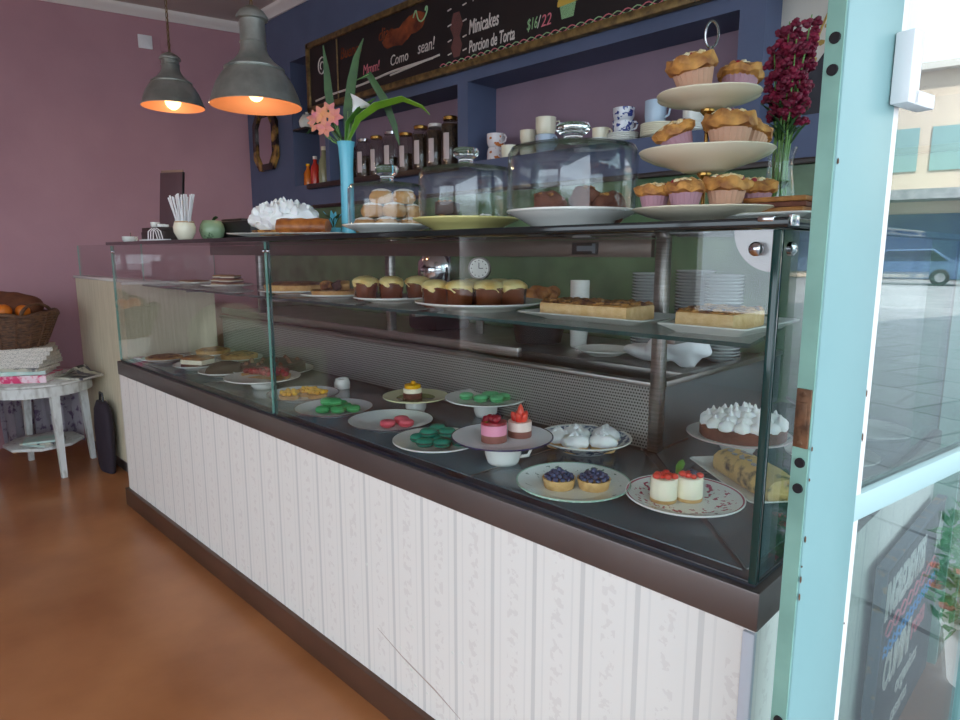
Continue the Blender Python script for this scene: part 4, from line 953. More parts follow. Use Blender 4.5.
M_ = M(); M_.tube([P(.002, 0, .14), P(.006, 0, .28), P(.014, 0, .36), P(.028, -.0, .405)], [.003, .003, .003, .004], 8); M_.build('stem', MT['stem'], t)
M_ = M(); mt = TR(*P(.028, 0, .395, -.005)) @ RZ(PI/4) @ RY(.5)
M_.lathe([(.004, 0), (.010, .016), (.020, .034), (.033, .046), (.031, .045), (.018, .033), (.008, .016), (.003, .004)], 24, mt=mt, rmod=lambda th, i: 1+(.45*max(0, math.cos(th))**3 if i in (2, 3, 4) else 0)); M_.build('spathe', MT['mer'], t, sharp=1.5)
M_ = M(); M_.tube([mt @ Vector((0, 0, .008)), mt @ Vector((.003, 0, .038))], .003, 8); M_.build('spadix', MT['passion'], t)
for k, (a, u, d) in enumerate(((-.070, .385, -.02), (-.088, .360, -.01), (-.050, .400, .0), (-.030, .380, -.02), (-.098, .378, .02), (-.06, .345, -.02))):
    t = thing('alstroemeria_flower', 'small pink and orange flower left of the white lily in the turquoise vase', 'flower', vc, group='pink flowers in the turquoise vase')
    M_ = M(); M_.tube([P(0, 0, .14), P(-.01, 0, .29), P(a*.7, 0, u-.04, d*.5), P(a, 0, u, d)], .0014, 6); M_.build('stem', MT['stem'], t)
    M_ = M(); c_ = P(a, 0, u, d)
    for q in range(6):
        aa = q*PI/3+k; dv = (RC*math.cos(aa)+Vector((0, 0, 1))*math.sin(aa)); M_.blade([c_, c_+dv*.016-FC*.008, c_+dv*.030-FC*.005], [.005, .018, .004], .0006, side=dv.cross(FC))
    M_.build('petals', MT['pinkp'], t)
# small teal flower pot behind the pastry roll
t = thing('teal_flower', 'small teal paper flower and leaves left of the turquoise vase foot', 'flower', (-1.955, 1.25, ZT))
M_ = M(); M_.lathe([(0, 0), (.020, 0), (.024, .035), (.021, .035), (.018, .004), (0, .004)], 20); M_.build('pot', MT['bluevase'], t)
for q in range(8):
    a = q*PI/4; M_ = M(); c_ = Vector((0, 0, .035)); dv = Vector((math.cos(a), math.sin(a), 0)); M_.blade([c_, c_+dv*.015+Vector((0, 0, .03)), c_+dv*.035+Vector((0, 0, .045+.01*(q % 2)))], [.006, .02, .003], .0006); M_.build('petal', MT['bluevase'] if q % 2 else MT['leafd'], t)
# ---------------------------------------------------------------- left end of the counter top
t = thing('menu_folder', 'upright dark maroon folder with tan back board at the far end of the counter top', 'folder', (-3.36, 1.235, ZT), rotz=math.radians(28))
M_ = M(); M_.box((0, 0, .17), (.135, .008, .335), .002, rot=RX(math.radians(-7))); M_.build('cover', mat('maroon_cover', (92, 66, 72), .4), t)
M_ = M(); M_.box((-.01, .014, .178), (.13, .006, .345), .002, rot=RX(math.radians(-7))); M_.build('back_board', mat('tan_board', (150, 120, 104), .6), t)
M_ = M(); M_.box((.068, 0, .17), (.006, .012, .335), .001, rot=RX(math.radians(-7))); M_.build('dark_spine', MT['black'], t)
t = thing('wooden_box', 'dark wooden box with stacked layers at the far end of the counter top', 'box', (-3.08, 1.085, ZT), rotz=math.radians(0))
M_ = M(); M_.box((0, 0, .022), (.27, .09, .044), .002); M_.build('box_body', MT['darkwood'], t)
M_ = M(); M_.box((-.01, 0, .0525), (.24, .085, .017), .002); M_.build('upper_layer', MT['darkwood'], t)
for (x, l, r, h) in ((-3.16, 'small white cup at the left on the dark wooden box', .020, .026), (-3.09, 'small white dish in the middle of the dark wooden box', .018, .016), (-3.03, 'tiny white dish at the right on the dark wooden box', .012, .012)):
    cup('small_dish', l, (x, 1.085, ZT+.061), r, h, handle=False, cat='dish')
t = thing('straw_pot', 'rounded cream pot holding a fan of white straws at the far end of the counter', 'pot', (-2.80, 1.075, ZT))
M_ = M(); M_.lathe([(0, 0), (.022, 0), (.030, .010), (.042, .034), (.044, .055), (.038, .074), (.036, .080), (.033, .080), (.036, .070), (.040, .055), (.038, .034), (.02, .006), (0, .006)], 32); o = M_.build('pot_body', MT['cream'], t, sharp=1.2)
M_ = M(); M_.lathe([(.0385, .0735), (.0372, .0775), (.036, .0775), (.036, .0735)], 32); M_.build('brown_rim', MT['crust'], t)
for k in range(22):
    a = k*2.4; r0 = .008+.0014*(k % 9); r1 = .024+.0046*(k % 11)
    M_ = M(); M_.tube([(r0*math.cos(a), r0*math.sin(a), .012), (r1*math.cos(a), r1*math.sin(a)*.8, .174+.004*(k % 5))], .0034, 8)
    tag(M_.build('drinking_straw', MT['whitepl'], loc=(-2.80, 1.075, ZT)), 'white paper straw standing in the cream pot', 'straw', 'white straws in the cream pot')
t = thing('green_pot', 'round sage green pot with dark leaf drawing right of the straw pot', 'pot', (-2.80, 1.19, ZT))
M_ = M(); M_.lathe([(0, 0), (.03, 0), (.046, .02), (.052, .045), (.046, .07), (.036, .086), (.033, .086), (.042, .07), (.048, .045), (.03, .006), (0, .006)], 32); M_.build('pot_body', mat('sage_glaze', (150, 176, 140), .2, rgb2=(60, 84, 62), nscale=22, lo=.6, hi=.66), t, sharp=1.2)
M_ = M(); M_.blade([(0, 0, .08), (.02, .01, .098), (.045, .0, .102)], [.006, .02, .002], .0008); M_.build('leaf_knob', MT['leafd'], t)
t = thing('napkin_holder', 'white wire napkin rack in front of the dark wooden box', 'napkin holder', (-2.93, 1.0, ZT))
M_ = M(); M_.box((0, 0, .004), (.20, .06, .006), .002); M_.build('tray', MT['whitepl'], t)
for x in (-.03, 0, .03):
    M_ = M(); M_.tube([(x-.015, -.022+.01, .006), (x-.012, -.01, .04), (x, 0, .052), (x+.012, .01, .04), (x+.015, .016, .006)], .0022, 6); M_.build('wire_loop', MT['whitepl'], t)
cup('sauce_dish', 'small white bowl with a dark spoon at the far left end of the counter top', (-3.34, 1.03, ZT), .034, .026, rotz=.3, cat='bowl')
M_ = M(); M_.tube([(0, 0, .010), (-.02, .01, .026), (-.05, .02, .042)], .002, 6); M_.ball((.004, 0, .008), (.010, .007, .003), 2); tag(M_.build('spoon', MT['black'], loc=(-3.34, 1.03, ZT+.002)), 'dark spoon resting in the small white bowl', 'spoon')
t = thing('card_terminal', 'flat black till box left of the meringue platter', 'till', (-2.74, 1.32, ZT), rotz=.1)
M_ = M(); M_.box((0, 0, .042), (.30, .16, .084), .006); M_.build('casing', MT['black'], t)
M_ = M(); M_.box((-.02, -.02, .088), (.16, .09, .012), .003, rot=RX(.0)); M_.build('key_panel', MT['darkwood'], t)
# ================================================================ pendants
def pendant(label, c, R, neck, hbody):
    t = thing('pendant_lamp', label, 'lamp', c)
    k = R
    out = [(k, 0), (k*1.01, .004), (k*.985, .012), (k*.93, k*.25), (k*.84, k*.47), (k*.72, k*.66), (k*.63, k*.76), (k*.66, k*.78), (k*.66, k*.80), (k*.60, k*.84), (k*.44, k*.96), (k*.33, k*1.10), (k*.285, k*1.22), (k*.27, neck*.86), (k*.34, neck*.87), (k*.34, neck*.90), (k*.27, neck*.95), (k*.12, neck), (0, neck*1.01)]
    inn = [(k*.62, k*.68), (k*.80, k*.48), (k*.90, k*.25), (k*.97, .012), (k, 0)]
    M_ = M(); M_.lathe(out, 56); M_.build('shade', MT['lamp'], t, sharp=.6)
    M_ = M(); M_.lathe([(0, k*.66), (k*.4, k*.67)]+inn, 56); M_.build('inner_lining', MT['lampin'], t, sharp=1.2)
    M_ = M(); M_.lathe([(k*.285, k*1.34), (k*.30, k*1.355), (k*.285, k*1.37)], 40); M_.build('neck_ring', MT['lamp'], t)
    M_ = M(); M_.lathe([(0, k*.62), (.02, k*.62), (.02, .075), (.022, .07), (0, .07)], 20); M_.build('socket', MT['black'], t)
    M_ = M(); b = .032 if R > .17 else .040; zc = .052 if R > .17 else .028; M_.ball((0, 0, zc), (b, b, b), 3); M_.build('light_bulb', MT['bulb'], t)
    M_ = M(); n = int((CZ-c[2]-neck)/.03)
    for j in range(n):
        mt = TR(0, 0, neck+.012+j*.029) @ RZ(PI/2*(j % 2)+.4); M_.tube([mt @ Vector((.007*math.cos(a), 0, .018*math.sin(a))) for a in [q*2*PI/10 for q in range(11)]], .0018, 6, cap=False)
    M_.tube([(0, 0, neck*.98), (.006, 0, (CZ-c[2]+neck)/2), (0, 0, CZ-c[2]-.01)], .002, 6)
    M_.build('chain', MT['gold'], t)
    M_ = M(); M_.lathe([(0, 0), (.05, 0), (.045, -.02), (.01, -.035), (0, -.035)], 24, loc=(0, 0, CZ-c[2]-.0)); M_.build('ceiling_rose', MT['lamp'], t)
    l = bpy.data.lights.new('bulb_light', 'POINT'); l.energy = 1.5; l.color = (1, .72, .42); l.shadow_soft_size = .03; lo_ = bpy.data.objects.new('bulb_light', l); COL.objects.link(lo_); lo_.parent = t; lo_.location = (0, 0, zc-.06)
    return t
pendant('large zinc pendant lamp hanging nearest, above the counter end', (-2.76, 1.40, 1.872), .189, .40, .4)
pendant('smaller zinc pendant lamp hanging farther left against the pink wall', (-3.70, 1.408, 2.01), .155, .27, .3)
# ================================================================ back wall furnishings
# oval mirror
t = thing('oval_mirror', 'elongated octagonal mirror with dark tortoiseshell frame on the blue wall', 'mirror', (-4.39, 2.28, 2.02))
def octo(w_, h_, c_=.42): return [(w_, h_*(1-c_)), (w_*(1-c_), h_), (-w_*(1-c_), h_), (-w_, h_*(1-c_)), (-w_, -h_*(1-c_)), (-w_*(1-c_), -h_), (w_*(1-c_), -h_), (w_, -h_*(1-c_))]
M_ = M(); mt = RX(PI/2)
a_, b__ = octo(.165, .20), octo(.115, .158)
va = [[M_.bm.verts.new(mt @ Vector((x, y, z))) for x, y in pts] for pts, z in ((a_, -.012), (a_, .012), (b__, .018), (b__, 0))]
for i, j in ((0, 1), (1, 2), (2, 3)):
    for k in range(8): M_.bm.faces.new((va[i][k], va[i][(k+1) % 8], va[j][(k+1) % 8], va[j][k]))
M_.bm.faces.new(va[0]); M_.build('frame', mat('tortoise_frame', (40, 28, 24), .25, rgb2=(170, 130, 66), nscale=6, lo=.5, hi=.6), t)
M_ = M(); M_.prism(octo(.116, .159), -.002, .004, mt=mt); M_.build('mirror_glass', mat('mirror_silver', (220, 214, 220), .04, 1), t)
# chalkboard
BX0, BX1, BZ0, BZ1 = -3.79, -.62, 2.115, 2.522; YBD = 2.268
t = thing('chalkboard_menu', 'long black chalkboard menu with old gold frame and chalk lettering on the blue wall', 'menu board', ((BX0+BX1)/2, 2.298, 2.31)); L0 = Vector(t.location)
M_ = M(); M_.box((0, -.016, 0), (BX1-BX0-.04, .022, BZ1-BZ0-.04)); bd = M_.build('board', MT['board'], t)
M_ = M()
for (cx, cz, w_, h_) in ((0, (BZ0+.0175)-2.3185+.0085, BX1-BX0, .035), (0, (BZ1-.0175)-2.31, BX1-BX0, .035), (BX0+.0175-L0.x, .008, .035, BZ1-BZ0), (BX1-.0175-L0.x, .008, .035, BZ1-BZ0)):
    M_.box((cx, -.020, cz), (w_, .038, h_), .006)
M_.build('frame', MT['gold'], t)
YS = YBD-L0.y-.0     # local y of writing
def WR(s, x, z, size, m_, sx=1, shear=.2, bold=0, rz=0):
    return text('lettering', s, size, TR(x-L0.x, YS+.001, z-L0.z) @ RX(PI/2) @ RZ(rz), m_, t, sx, shear, bold=bold)
WR('Minicakes', -2.345, 2.262, .088, MT['chalk'], .56, bold=.0012); WR('26', -2.02, 2.42, .05, MT['chalkg'], .8); WR('/22', -1.96, 2.42, .05, MT['chalkp'], .8)
WR('Porcion de Torta', -2.345, 2.180, .076, MT['chalk'], .545, bold=.001); WR('$16', -1.985, 2.198, .066, MT['chalkg'], .6); WR('/', -1.925, 2.195, .07, MT['chalk'], .7); WR('22', -1.905, 2.195, .066, MT['chalkp'], .85)
WR('Tortas', -2.33, 2.40, .075, MT['chalk'], .7); WR('Muffins', -1.665, 2.245, .11, MT['chalk'], .65); WR('Cookies', -1.1, 2.24, .10, MT['chalk'], .65)
WR('Mmm!', -3.20, 2.235, .075, MT['chalkp'], .8); WR('Como', -2.95, 2.235, .075, MT['chalk'], .8, rz=.02); WR('sean!', -2.72, 2.25, .085, MT['chalk'], .75)
WR('Buenos', -3.42, 2.36, .09, MT['boardo'], .8); WR('dias', -3.05, 2.38, .09, MT['boardo'], .9)
# overlapping orange patches, underline swirls, border chain, cupcake, ice cream
M_ = M()
for k in range(9): M_.prism([(.10*math.cos(a)*random.uniform(.5, 1)+(k-4)*.05, .055*math.sin(a)*random.uniform(.7, 1)+.02*math.sin(k)) for a in [q*PI/6 for q in range(12)]], 0, .0006+.0001*k, mt=TR(-2.93-L0.x, YS+.004, 2.385-L0.z) @ RX(PI/2))
M_.build('orange_patches', MT['boardo'], t)
def stroke(pts, r, m_, nm='chalk_line'):
    M_ = M(); M_.tube([(x-L0.x, YS+.002, z-L0.z) for x, z in pts], r, 6); M_.build(nm, m_, t)
stroke([(-3.7+.1*k, 2.175+.0035*k+.004*math.sin(k)) for k in range(12)], .006, MT['chalk']); stroke([(-2.95+.05*k, 2.19+.003*k) for k in range(9)], .005, MT['chalk'])
stroke([(-3.62+.05*math.cos(a)*(1-a/14), 2.36+.06*math.sin(a)*(1-a/14)) for a in [q*.5 for q in range(22)]], .004, MT['chalk'])
stroke([(-2.75+.12*f+.028*math.cos(9*f)*(f), 2.43+.03*math.sin(9*f)) for f in [q/20 for q in range(21)]], .004, MT['chalkg'])
stroke([(-3.45, 2.15), (-3.452, 2.48)], .006, MT['gold'])
for ph, m_ in ((0, 'chalkp'), (PI, 'chalkg')):
    stroke([(-2.55+.0125*k, 2.158+.009*math.sin(k*.9+ph)) for k in range(150)], .0022, MT[m_], 'border_chain')
M_ = M(); C_ = TR(-1.765-L0.x, YS+.004, 2.20-L0.z) @ RX(PI/2)
M_.prism([(-.03, 0), (.03, 0), (.042, .055), (-.042, .055)], 0, .001, mt=C_); M_.build('cupcake_drawing', MT['chalkg'], t)
M_ = M(); M_.prism([(.055*math.cos(a), .055+.05*math.sin(a)) for a in [q*PI/10 for q in range(11)]]+[(-.05, .05)], 0, .0012, mt=C_); M_.build('frosting_drawing', MT['chalky'], t)
M_ = M(); C_ = TR(-2.43-L0.x, YS+.004, 2.18-L0.z) @ RX(PI/2); M_.prism([(-.02, 0), (.02, 0), (.04, .05), (.02, .09), (.045, .14), (.02, .2), (-.02, .2), (-.045, .14), (-.02, .09), (-.04, .05)], 0, .001, mt=C_); M_.build('figure_drawing', mat('brown_pink_chalk', (112, 70, 66), .9), t)
for z in (2.20, 2.26, 2.33, 2.4): stroke([(-2.49, z), (-2.465, z+.004)], .003, MT['chalk']); stroke([(-2.385, z), (-2.36, z+.004)], .003, MT['chalk'])
# jars in the left niche
def jar(label, x, r, h, lidm, y=2.385, fill=.8, lab=True, group='glass jars in the niche'):
    t = thing('glass_jar', label, 'jar', (x, y, 1.6905), group=group)
    M_ = M(); M_.lathe([(0, 0), (r*.95, 0), (r, .006), (r, h*.80), (r*.72, h*.90), (r*.70, h*.93), (r*.66, h*.93), (r*.68, h*.89), (r*.95, h*.79), (r*.95, .008), (0, .008)], 28); M_.build('jar_body', MT['jarglass'], t, sharp=1.5)
    M_ = M(); M_.lathe([(0, .009), (r*.93, .009), (r*.93, h*fill*.8), (0, h*fill*.8+.004)], 24); M_.build('contents', MT['tea'], t)
    M_ = M(); M_.lathe([(0, h*.925), (r*.78, h*.925), (r*.78, h*.985), (r*.7, h), (0, h)], 28); M_.build('lid', lidm, t)
    if lab:
        M_ = M(); M_.lathe([(r*1.01, h*.15), (r*1.01, h*.66), (r*1.004, h*.66), (r*1.004, h*.15)], 8, arc=.62, mt=RZ(-PI/4-.75)); M_.build('label', MT['label'], t)
    return t
jar('tall dark jar with gold lid and white label, rightmost in the niche', -2.60, .052, .255, MT['brass'], fill=1.05)
jar('tall dark jar with pale lid, second from the niche right end', -2.72, .050, .235, MT['crown'], fill=1.05)
jar('dark tea jar with gold lid and pink label, third from the niche right end', -2.84, .050, .240, MT['brass'], fill=1.0)
jar('clear jar with brown contents behind the small dome, fourth from the right', -2.97, .048, .22, MT['brass'], fill=.6)
jar('clear jar with silver lid above the small dome', -3.105, .052, .245, MT['chrome'], fill=.5)
jar('squat jar with gold lid just right of the turquoise vase', -3.245, .046, .236, MT['brass'], fill=.4)
jar('wide jar with silver lid behind the turquoise vase', -3.37, .052, .234, MT['chrome'], fill=.7)
jar('short dark jar left of the turquoise vase', -3.50, .045, .20, MT['chrome'], fill=.8)
def bottle(name, label, x, r, h, m_, cap, cat='bottle'):
    t = thing(name, label, cat, (x, 2.385, 1.6905))
    M_ = M(); M_.lathe([(0, 0), (r, 0), (r*1.03, .005), (r, h*.55), (r*.8, h*.66), (r*.4, h*.78), (r*.38, h*.9), (0, h*.9)], 24); M_.build('bottle_body', m_, t)
    M_ = M(); M_.lathe([(0, h*.9), (r*.45, h*.9), (r*.45, h), (0, h)], 20); M_.build('cap', cap, t)
bottle('sauce_bottle', 'small orange sauce bottle, leftmost in the niche', -4.02, .030, .15, mat('orange_sauce', (206, 110, 30), .2), MT['passion'])
bottle('sauce_bottle', 'red bottle with pale cap in the left niche', -3.93, .032, .19, mat('red_sauce', (190, 50, 40), .2), MT['crown'])
bottle('wine_bottle', 'tall black bottle at the left of the jar niche', -3.575, .036, .27, MT['black'], MT['black'])
bottle('oil_bottle', 'pale green bottle right beside the red bottle in the left niche', -3.82, .036, .24, mat('pale_oil', (140, 140, 110), .2), MT['cream'])
bottle('syrup_bottle', 'dark brown bottle in the left niche next to the post', -3.72, .034, .22, MT['caramel'], MT['cream'])
# small shelf with teapot
M_ = M(); M_.box((-3.97, 2.38, 2.048), (.16, .16, .012), .002); tag(M_.build('glass_ledge', MT['darkwood'], loc=(0, 0, 0)), 'small dark ledge inside the left niche under a white sugar bowl', 'shelf')
t = thing('sugar_bowl', 'white lidded bowl on the small ledge behind the large lamp', 'bowl', (-3.98, 2.37, 2.054))
M_ = M(); M_.lathe([(0, 0), (.03, 0), (.05, .02), (.055, .05), (.045, .07), (0, .075)], 28); M_.build('bowl_body', MT['white'], t)
M_ = M(); M_.lathe([(.046, .07), (.03, .09), (.01, .095), (.012, .108), (0, .112)], 24); M_.build('lid', MT['white'], t)
# cups in the long niche
PF = plate_mat('blue_flower_china', (226, 228, 236), (226, 228, 236), 9, 9.1, (60, 72, 140), 0, 1, .56, 45)
PO = plate_mat('orange_flower_china', (224, 216, 220), (224, 216, 220), 9, 9.1, (190, 110, 60), 0, 1, .6, 40)
ZN = 1.6905
cup('tea_cup', 'floral cup turned over in the long niche, lower of the leftmost stacked pair', (-2.27, 2.38, ZN), .045, .065, PO, flip=True)
cup('tea_cup', 'orange flowered cup standing on top of the leftmost stacked pair', (-2.27, 2.38, ZN+.065), .045, .062, PO)
cup('tea_cup', 'short plain cream cup right of the floral pair', (-2.165, 2.36, ZN), .038, .060, MT['cream'])
cup('tea_cup', 'cream striped cup, lower of the second stack', (-2.09, 2.41, ZN), .040, .065, MT['cream'])
cup('tea_cup', 'cream cup on top of the second stack', (-2.09, 2.41, ZN+.065), .040, .060, MT['cream'], rotz=2)
cup('mug', 'pale blue mug, lower of the tall third stack', (-1.96, 2.38, ZN), .046, .085, mat('pale_blue_china', (180, 198, 220), .2))
cup('tea_cup', 'cream cup tilted on top of the tall third stack', (-1.96, 2.38, ZN+.085), .047, .075, MT['cream'], rotz=1)
def saucers(label, x, y, n, r=.062, m_=None):
    base = None
    for k in range(n):
        if base is None: base = plate('saucer', label, (x, y, ZN+k*.008), r, m_ or MT['white'], h=.012, cat='saucer', group=label)
        else:
            o = base.copy(); COL.objects.link(o); o.location = (x, y, ZN+k*.008)
saucers('white saucer in the small stack left of the blue flowered cups', -1.655, 2.37, 3, .055); cup('tea_cup', 'small cream cup on saucers left of the blue flowered cups', (-1.655, 2.37, ZN+.0245), .036, .05, MT['cream'])
saucers('white saucer under the blue flowered cups', -1.545, 2.37, 4, .066)
cup('tea_cup', 'blue flowered cup, lower of the stacked pair', (-1.545, 2.37, ZN+.0325), .044, .055, PF)
cup('tea_cup', 'blue flowered cup, upper of the stacked pair', (-1.545, 2.37, ZN+.0875), .044, .050, PF, rotz=2)
saucers('cream saucer in the stack behind the top of the tiered stand', -1.385, 2.37, 6, .070, MT['cream']); cup('mug', 'pale blue mug standing on the cream saucers behind the tiered stand', (-1.40, 2.37, ZN+.0485), .042, .095, mat('ice_blue_china', (186, 206, 226), .2))
saucers('white saucer in the stack behind the right half of the tiered stand', -1.24, 2.37, 5, .062); cup('tea_cup', 'white cup on the saucers behind the right half of the tiered stand', (-1.24, 2.37, ZN+.0405), .04, .055)
# picture in the right niche
t = thing('framed_picture', 'cream poster with dark bird like shape leaning in the right niche', 'picture', (-.80, 2.44, ZN), rotz=0)
M_ = M(); M_.box((0, 0, .26), (.34, .012, .52), .002); M_.build('poster', mat('poster_paper', (214, 206, 196), .6), t)
M_ = M(); C_ = TR(.0, -.0065, 0) @ RX(PI/2); M_.prism([(-.16, .02), (.16, .02), (.16, .12), (.06, .15), (.0, .24), (-.05, .17), (-.16, .10)], 0, .0012, mt=C_); M_.build('dark_print', mat('dark_print', (52, 50, 58), .6), t)
M_ = M(); M_.tube([(-.08, -.007, .14), (-.03, -.007, .3), (.02, -.007, .42)], .004, 6)
for k in range(5): M_.ball((-.05+.02*k, -.007, .2+.05*k), (.014, .0015, .010), 1)
M_.build('branch_print', mat('ochre_print', (176, 142, 70), .6), t)
# ---------------------------------------------------------------- back counter behind the case
t = thing('back_counter', 'low stainless back counter against the green wall', 'counter', (-2.44, 2.03, 0))
M_ = M(); M_.box((0, 0, .44), (3.08, .48, .84), .004); M_.build('cabinet', mat('dark_cabinet', (66, 66, 66), .5), t)
M_ = M(); M_.box((0, 0, .88), (3.12, .52, .04), .004); M_.build('worktop', MT['steel'], t)
for k in range(5):
    M_ = M(); M_.box((-1.2+.6*k, -.245, .45), (.54, .018, .74), .004); d_ = M_.build('door', mat('cabinet_door', (84, 84, 82), .4, .3), t)
    M_ = M(); M_.tube([(-1.2+.6*k+.2, -.262, .55), (-1.2+.6*k+.2, -.275, .60), (-1.2+.6*k+.2, -.262, .65)], .005, 8); M_.build('handle', MT['chrome'], d_)
ZC = .9005
def pstack(label, x, y, n, r, m_):
    b = None
    for k in range(n):
        if b is None: b = plate('stacked_plate', label, (x, y, ZC), r, m_, h=.016, group=label)
        else: o = b.copy(); COL.objects.link(o); o.location = (x, y, ZC+k*.0105)
gp = mat('grey_stoneware', (170, 178, 178), .2)
pstack('grey white plate in the left stack on the back counter, seen through the case', -1.20, 2.05, 26, .066, gp)
pstack('grey white plate in the middle stack on the back counter, seen through the case', -1.06, 2.10, 27, .066, gp)
pstack('grey white plate in the right stack on the back counter, seen through the case', -.93, 2.04, 26, .060, gp)
t = thing('coffee_grinder', 'chrome and black coffee machine behind the glass shelf', 'coffee machine', (-2.29, 2.02, ZC))
M_ = M(); M_.box((0, 0, .11), (.20, .22, .22), .02); M_.build('housing', MT['black'], t)
M_ = M(); M_.lathe([(0, .22), (.09, .22), (.10, .26), (.098, .31), (.07, .35), (.03, .365), (0, .368)], 36); M_.build('chrome_dome', MT['chrome'], t)
t = thing('wall_dial', 'round white dial with metal rim standing on the back counter', 'clock', (-2.0, 2.0, ZC), rotz=.6)
M_ = M(); M_.box((0, 0, .115), (.03, .03, .23), .004); M_.build('foot', MT['steel'], t)
M_ = M(); M_.lathe([(0, 0), (.048, 0), (.050, .008), (.046, .022), (0, .022)], 36, mt=TR(0, 0, .285) @ RX(PI/2)); M_.build('rim', MT['steel'], t)
M_ = M(); M_.lathe([(0, .022), (.041, .022), (.04, .024), (0, .024)], 36, mt=TR(0, 0, .285) @ RX(PI/2)); f_ = M_.build('face', MT['white'], t)
M_ = M()
for k in range(12): M_.box((.033*math.cos(k*PI/6), -.025, .285+.033*math.sin(k*PI/6)), (.004, .001, .004))
M_.box((.0, -.0255, .297), (.003, .001, .024)); M_.box((.009, -.0255, .285), (.018, .001, .003)); M_.build('hands', MT['black'], f_)
t = cup('tall_canister', 'white cylindrical canister with grey print on the back counter', (-1.455, 1.98, ZC), .036, .25, MT['white'], handle=False, cat='canister')
t = thing('bread_basket', 'dark metal basket with brown rolls on the back counter left of the canister', 'basket', (-1.66, 1.99, ZC))
M_ = M(); M_.lathe([(0, 0), (.09, 0), (.12, .16), (.115, .16), (.085, .006), (0, .006)], 30); M_.build('basket_body', MT['black'], t)
for k in range(6): M_ = M(); a = k*2.4; M_.ball((.055*math.cos(a), .055*math.sin(a), .185+.012*(k % 2)), (.036, .03, .026), 2, .004, 40, seed=k); M_.build('bread_roll', MT['crust'], t)
M_ = M(); M_.ball((0, 0, .055), (.105, .07, .055), 4, .03, 16); M_.ball((-.11, .02, .03), (.09, .06, .03), 4, .02, 18, seed=4)
for v in M_.bm.verts: v.co.z = max(v.co.z, 0)
tag(M_.build('crumpled_cloth', MT['napkin'], loc=(-.985, 1.87, ZC)), 'crumpled white cloth on the back counter behind the case', 'cloth')
plate('dinner_plate', 'white plate lying on the back counter left of the crumpled cloth', (-1.28, 1.89, ZC), .10, MT['white'])
# ================================================================ side table corner
t = thing('side_table', 'small distressed white round table with lower shelf by the pink wall', 'table', (-4.40, .80, 0), rotz=math.radians(-38)); tz = .545
M_ = M(); M_.lathe([(0, tz-.018), (.275, tz-.018), (.29, tz-.012), (.29, tz-.004), (.285, tz), (0, tz)], 56); M_.build('table_top', MT['whitewood'], t)
M_ = M(); M_.lathe([(.262, tz-.075), (.268, tz-.075), (.268, tz-.018), (.255, tz-.018), (.255, tz-.075), (.262, tz-.075)], 56); M_.build('apron', MT['whitewood'], t)
M_ = M(); M_.prism([(.20*math.cos(a), .20*math.sin(a)) for a in [k*2*PI/8+PI/8 for k in range(8)]], .155, .172, bev=.003); M_.build('lower_shelf', MT['whitewood'], t)
for k in range(4):
    a = k*PI/2+PI/4; M_ = M(); d_ = Vector((math.cos(a), math.sin(a), 0))
    p0, p1 = d_*.222, d_*.252
    n_ = 6; rings = []
    for i in range(n_+1):
        f = i/n_; c_ = p1.lerp(p0, f) if f < 1 else p0; c_ = Vector((c_.x, c_.y, 0)); wdt = .013+.009*f; z = f*(tz-.02)
        rings.append([M_.bm.verts.new((c_.x+sx*wdt*math.cos(a)-sy*wdt*math.sin(a), c_.y+sx*wdt*math.sin(a)+sy*wdt*math.cos(a), z)) for sx, sy in ((1, 1), (-1, 1), (-1, -1), (1, -1))])
    for r0, r1 in zip(rings, rings[1:]):
        for q in range(4): M_.bm.faces.new((r0[q], r0[(q+1) % 4], r1[(q+1) % 4], r1[q]))
    M_.bm.faces.new(rings[0]); M_.bm.faces.new(rings[-1]); M_.build('leg', MT['whitewood'], t)
def mag(name, label, c, rz, w_, d_, h_, m_, rot=None):
    t = thing(name, label, 'magazine' if name == 'magazine' else 'newspaper', c, rz)
    M_ = M(); M_.box((0, 0, h_/2), (w_, d_, h_*.9), .001); M_.build('pages', MT['paper'], t)
    M_ = M(); M_.box((0, 0, h_*.97), (w_+.004, d_+.004, h_*.06+.0006)); M_.box((0, 0, h_*.02), (w_+.004, d_+.004, .001)); M_.box((0, -d_/2-.0015, h_/2), (w_+.004, .002, h_), .0005); M_.build('cover', m_, t)
mag('magazine', 'thick magazine with pink spine on the table under the newspapers', (-4.33, .76, tz), .95, .24, .20, .040, MT['magpink'])
mag('magazine', 'mint green magazine on the pink spined magazine', (-4.36, .74, tz+.041), 1.1, .25, .20, .022, MT['magmint'])
mag('magazine', 'pale magazine just under the newspapers', (-4.36, .74, tz+.064), .8, .27, .20, .016, MT['magdark'])
for k in range(5):
    mag('newspaper', f"{['lowest','second lowest','middle','second highest','topmost'][k]} folded newspaper under the wicker basket", (-4.40+.006*k, .735, tz+.081+k*.0215), .9+.1*k, .31, .25, .021, MT['paper'])
mag('magazine', 'grey magazine lying on the table beside the partition', (-4.22, .97, tz), .62, .18, .16, .014, MT['magdark'])
t = thing('folded_leaflet', 'crumpled leaflet with dark photo on the grey magazine beside the partition', 'leaflet', (-4.20, .97, tz+.0145), rotz=.8)
M_ = M(); M_.blade([(-.09, 0, .004), (-.04, 0, .03), (.0, 0, .055), (.03, 0, .02), (.09, 0, .006)], [.12, .12, .12, .12, .12], .0012, side=(0, 1, 0), fold=0); M_.build('sheet', MT['magdark'], t)
M_ = M(); M_.blade([(-.02, 0, .046), (.0, 0, .059), (.012, 0, .048)], [.06, .06, .06], .001, side=(0, 1, 0), fold=0); M_.build('dark_photo', MT['black'], t)
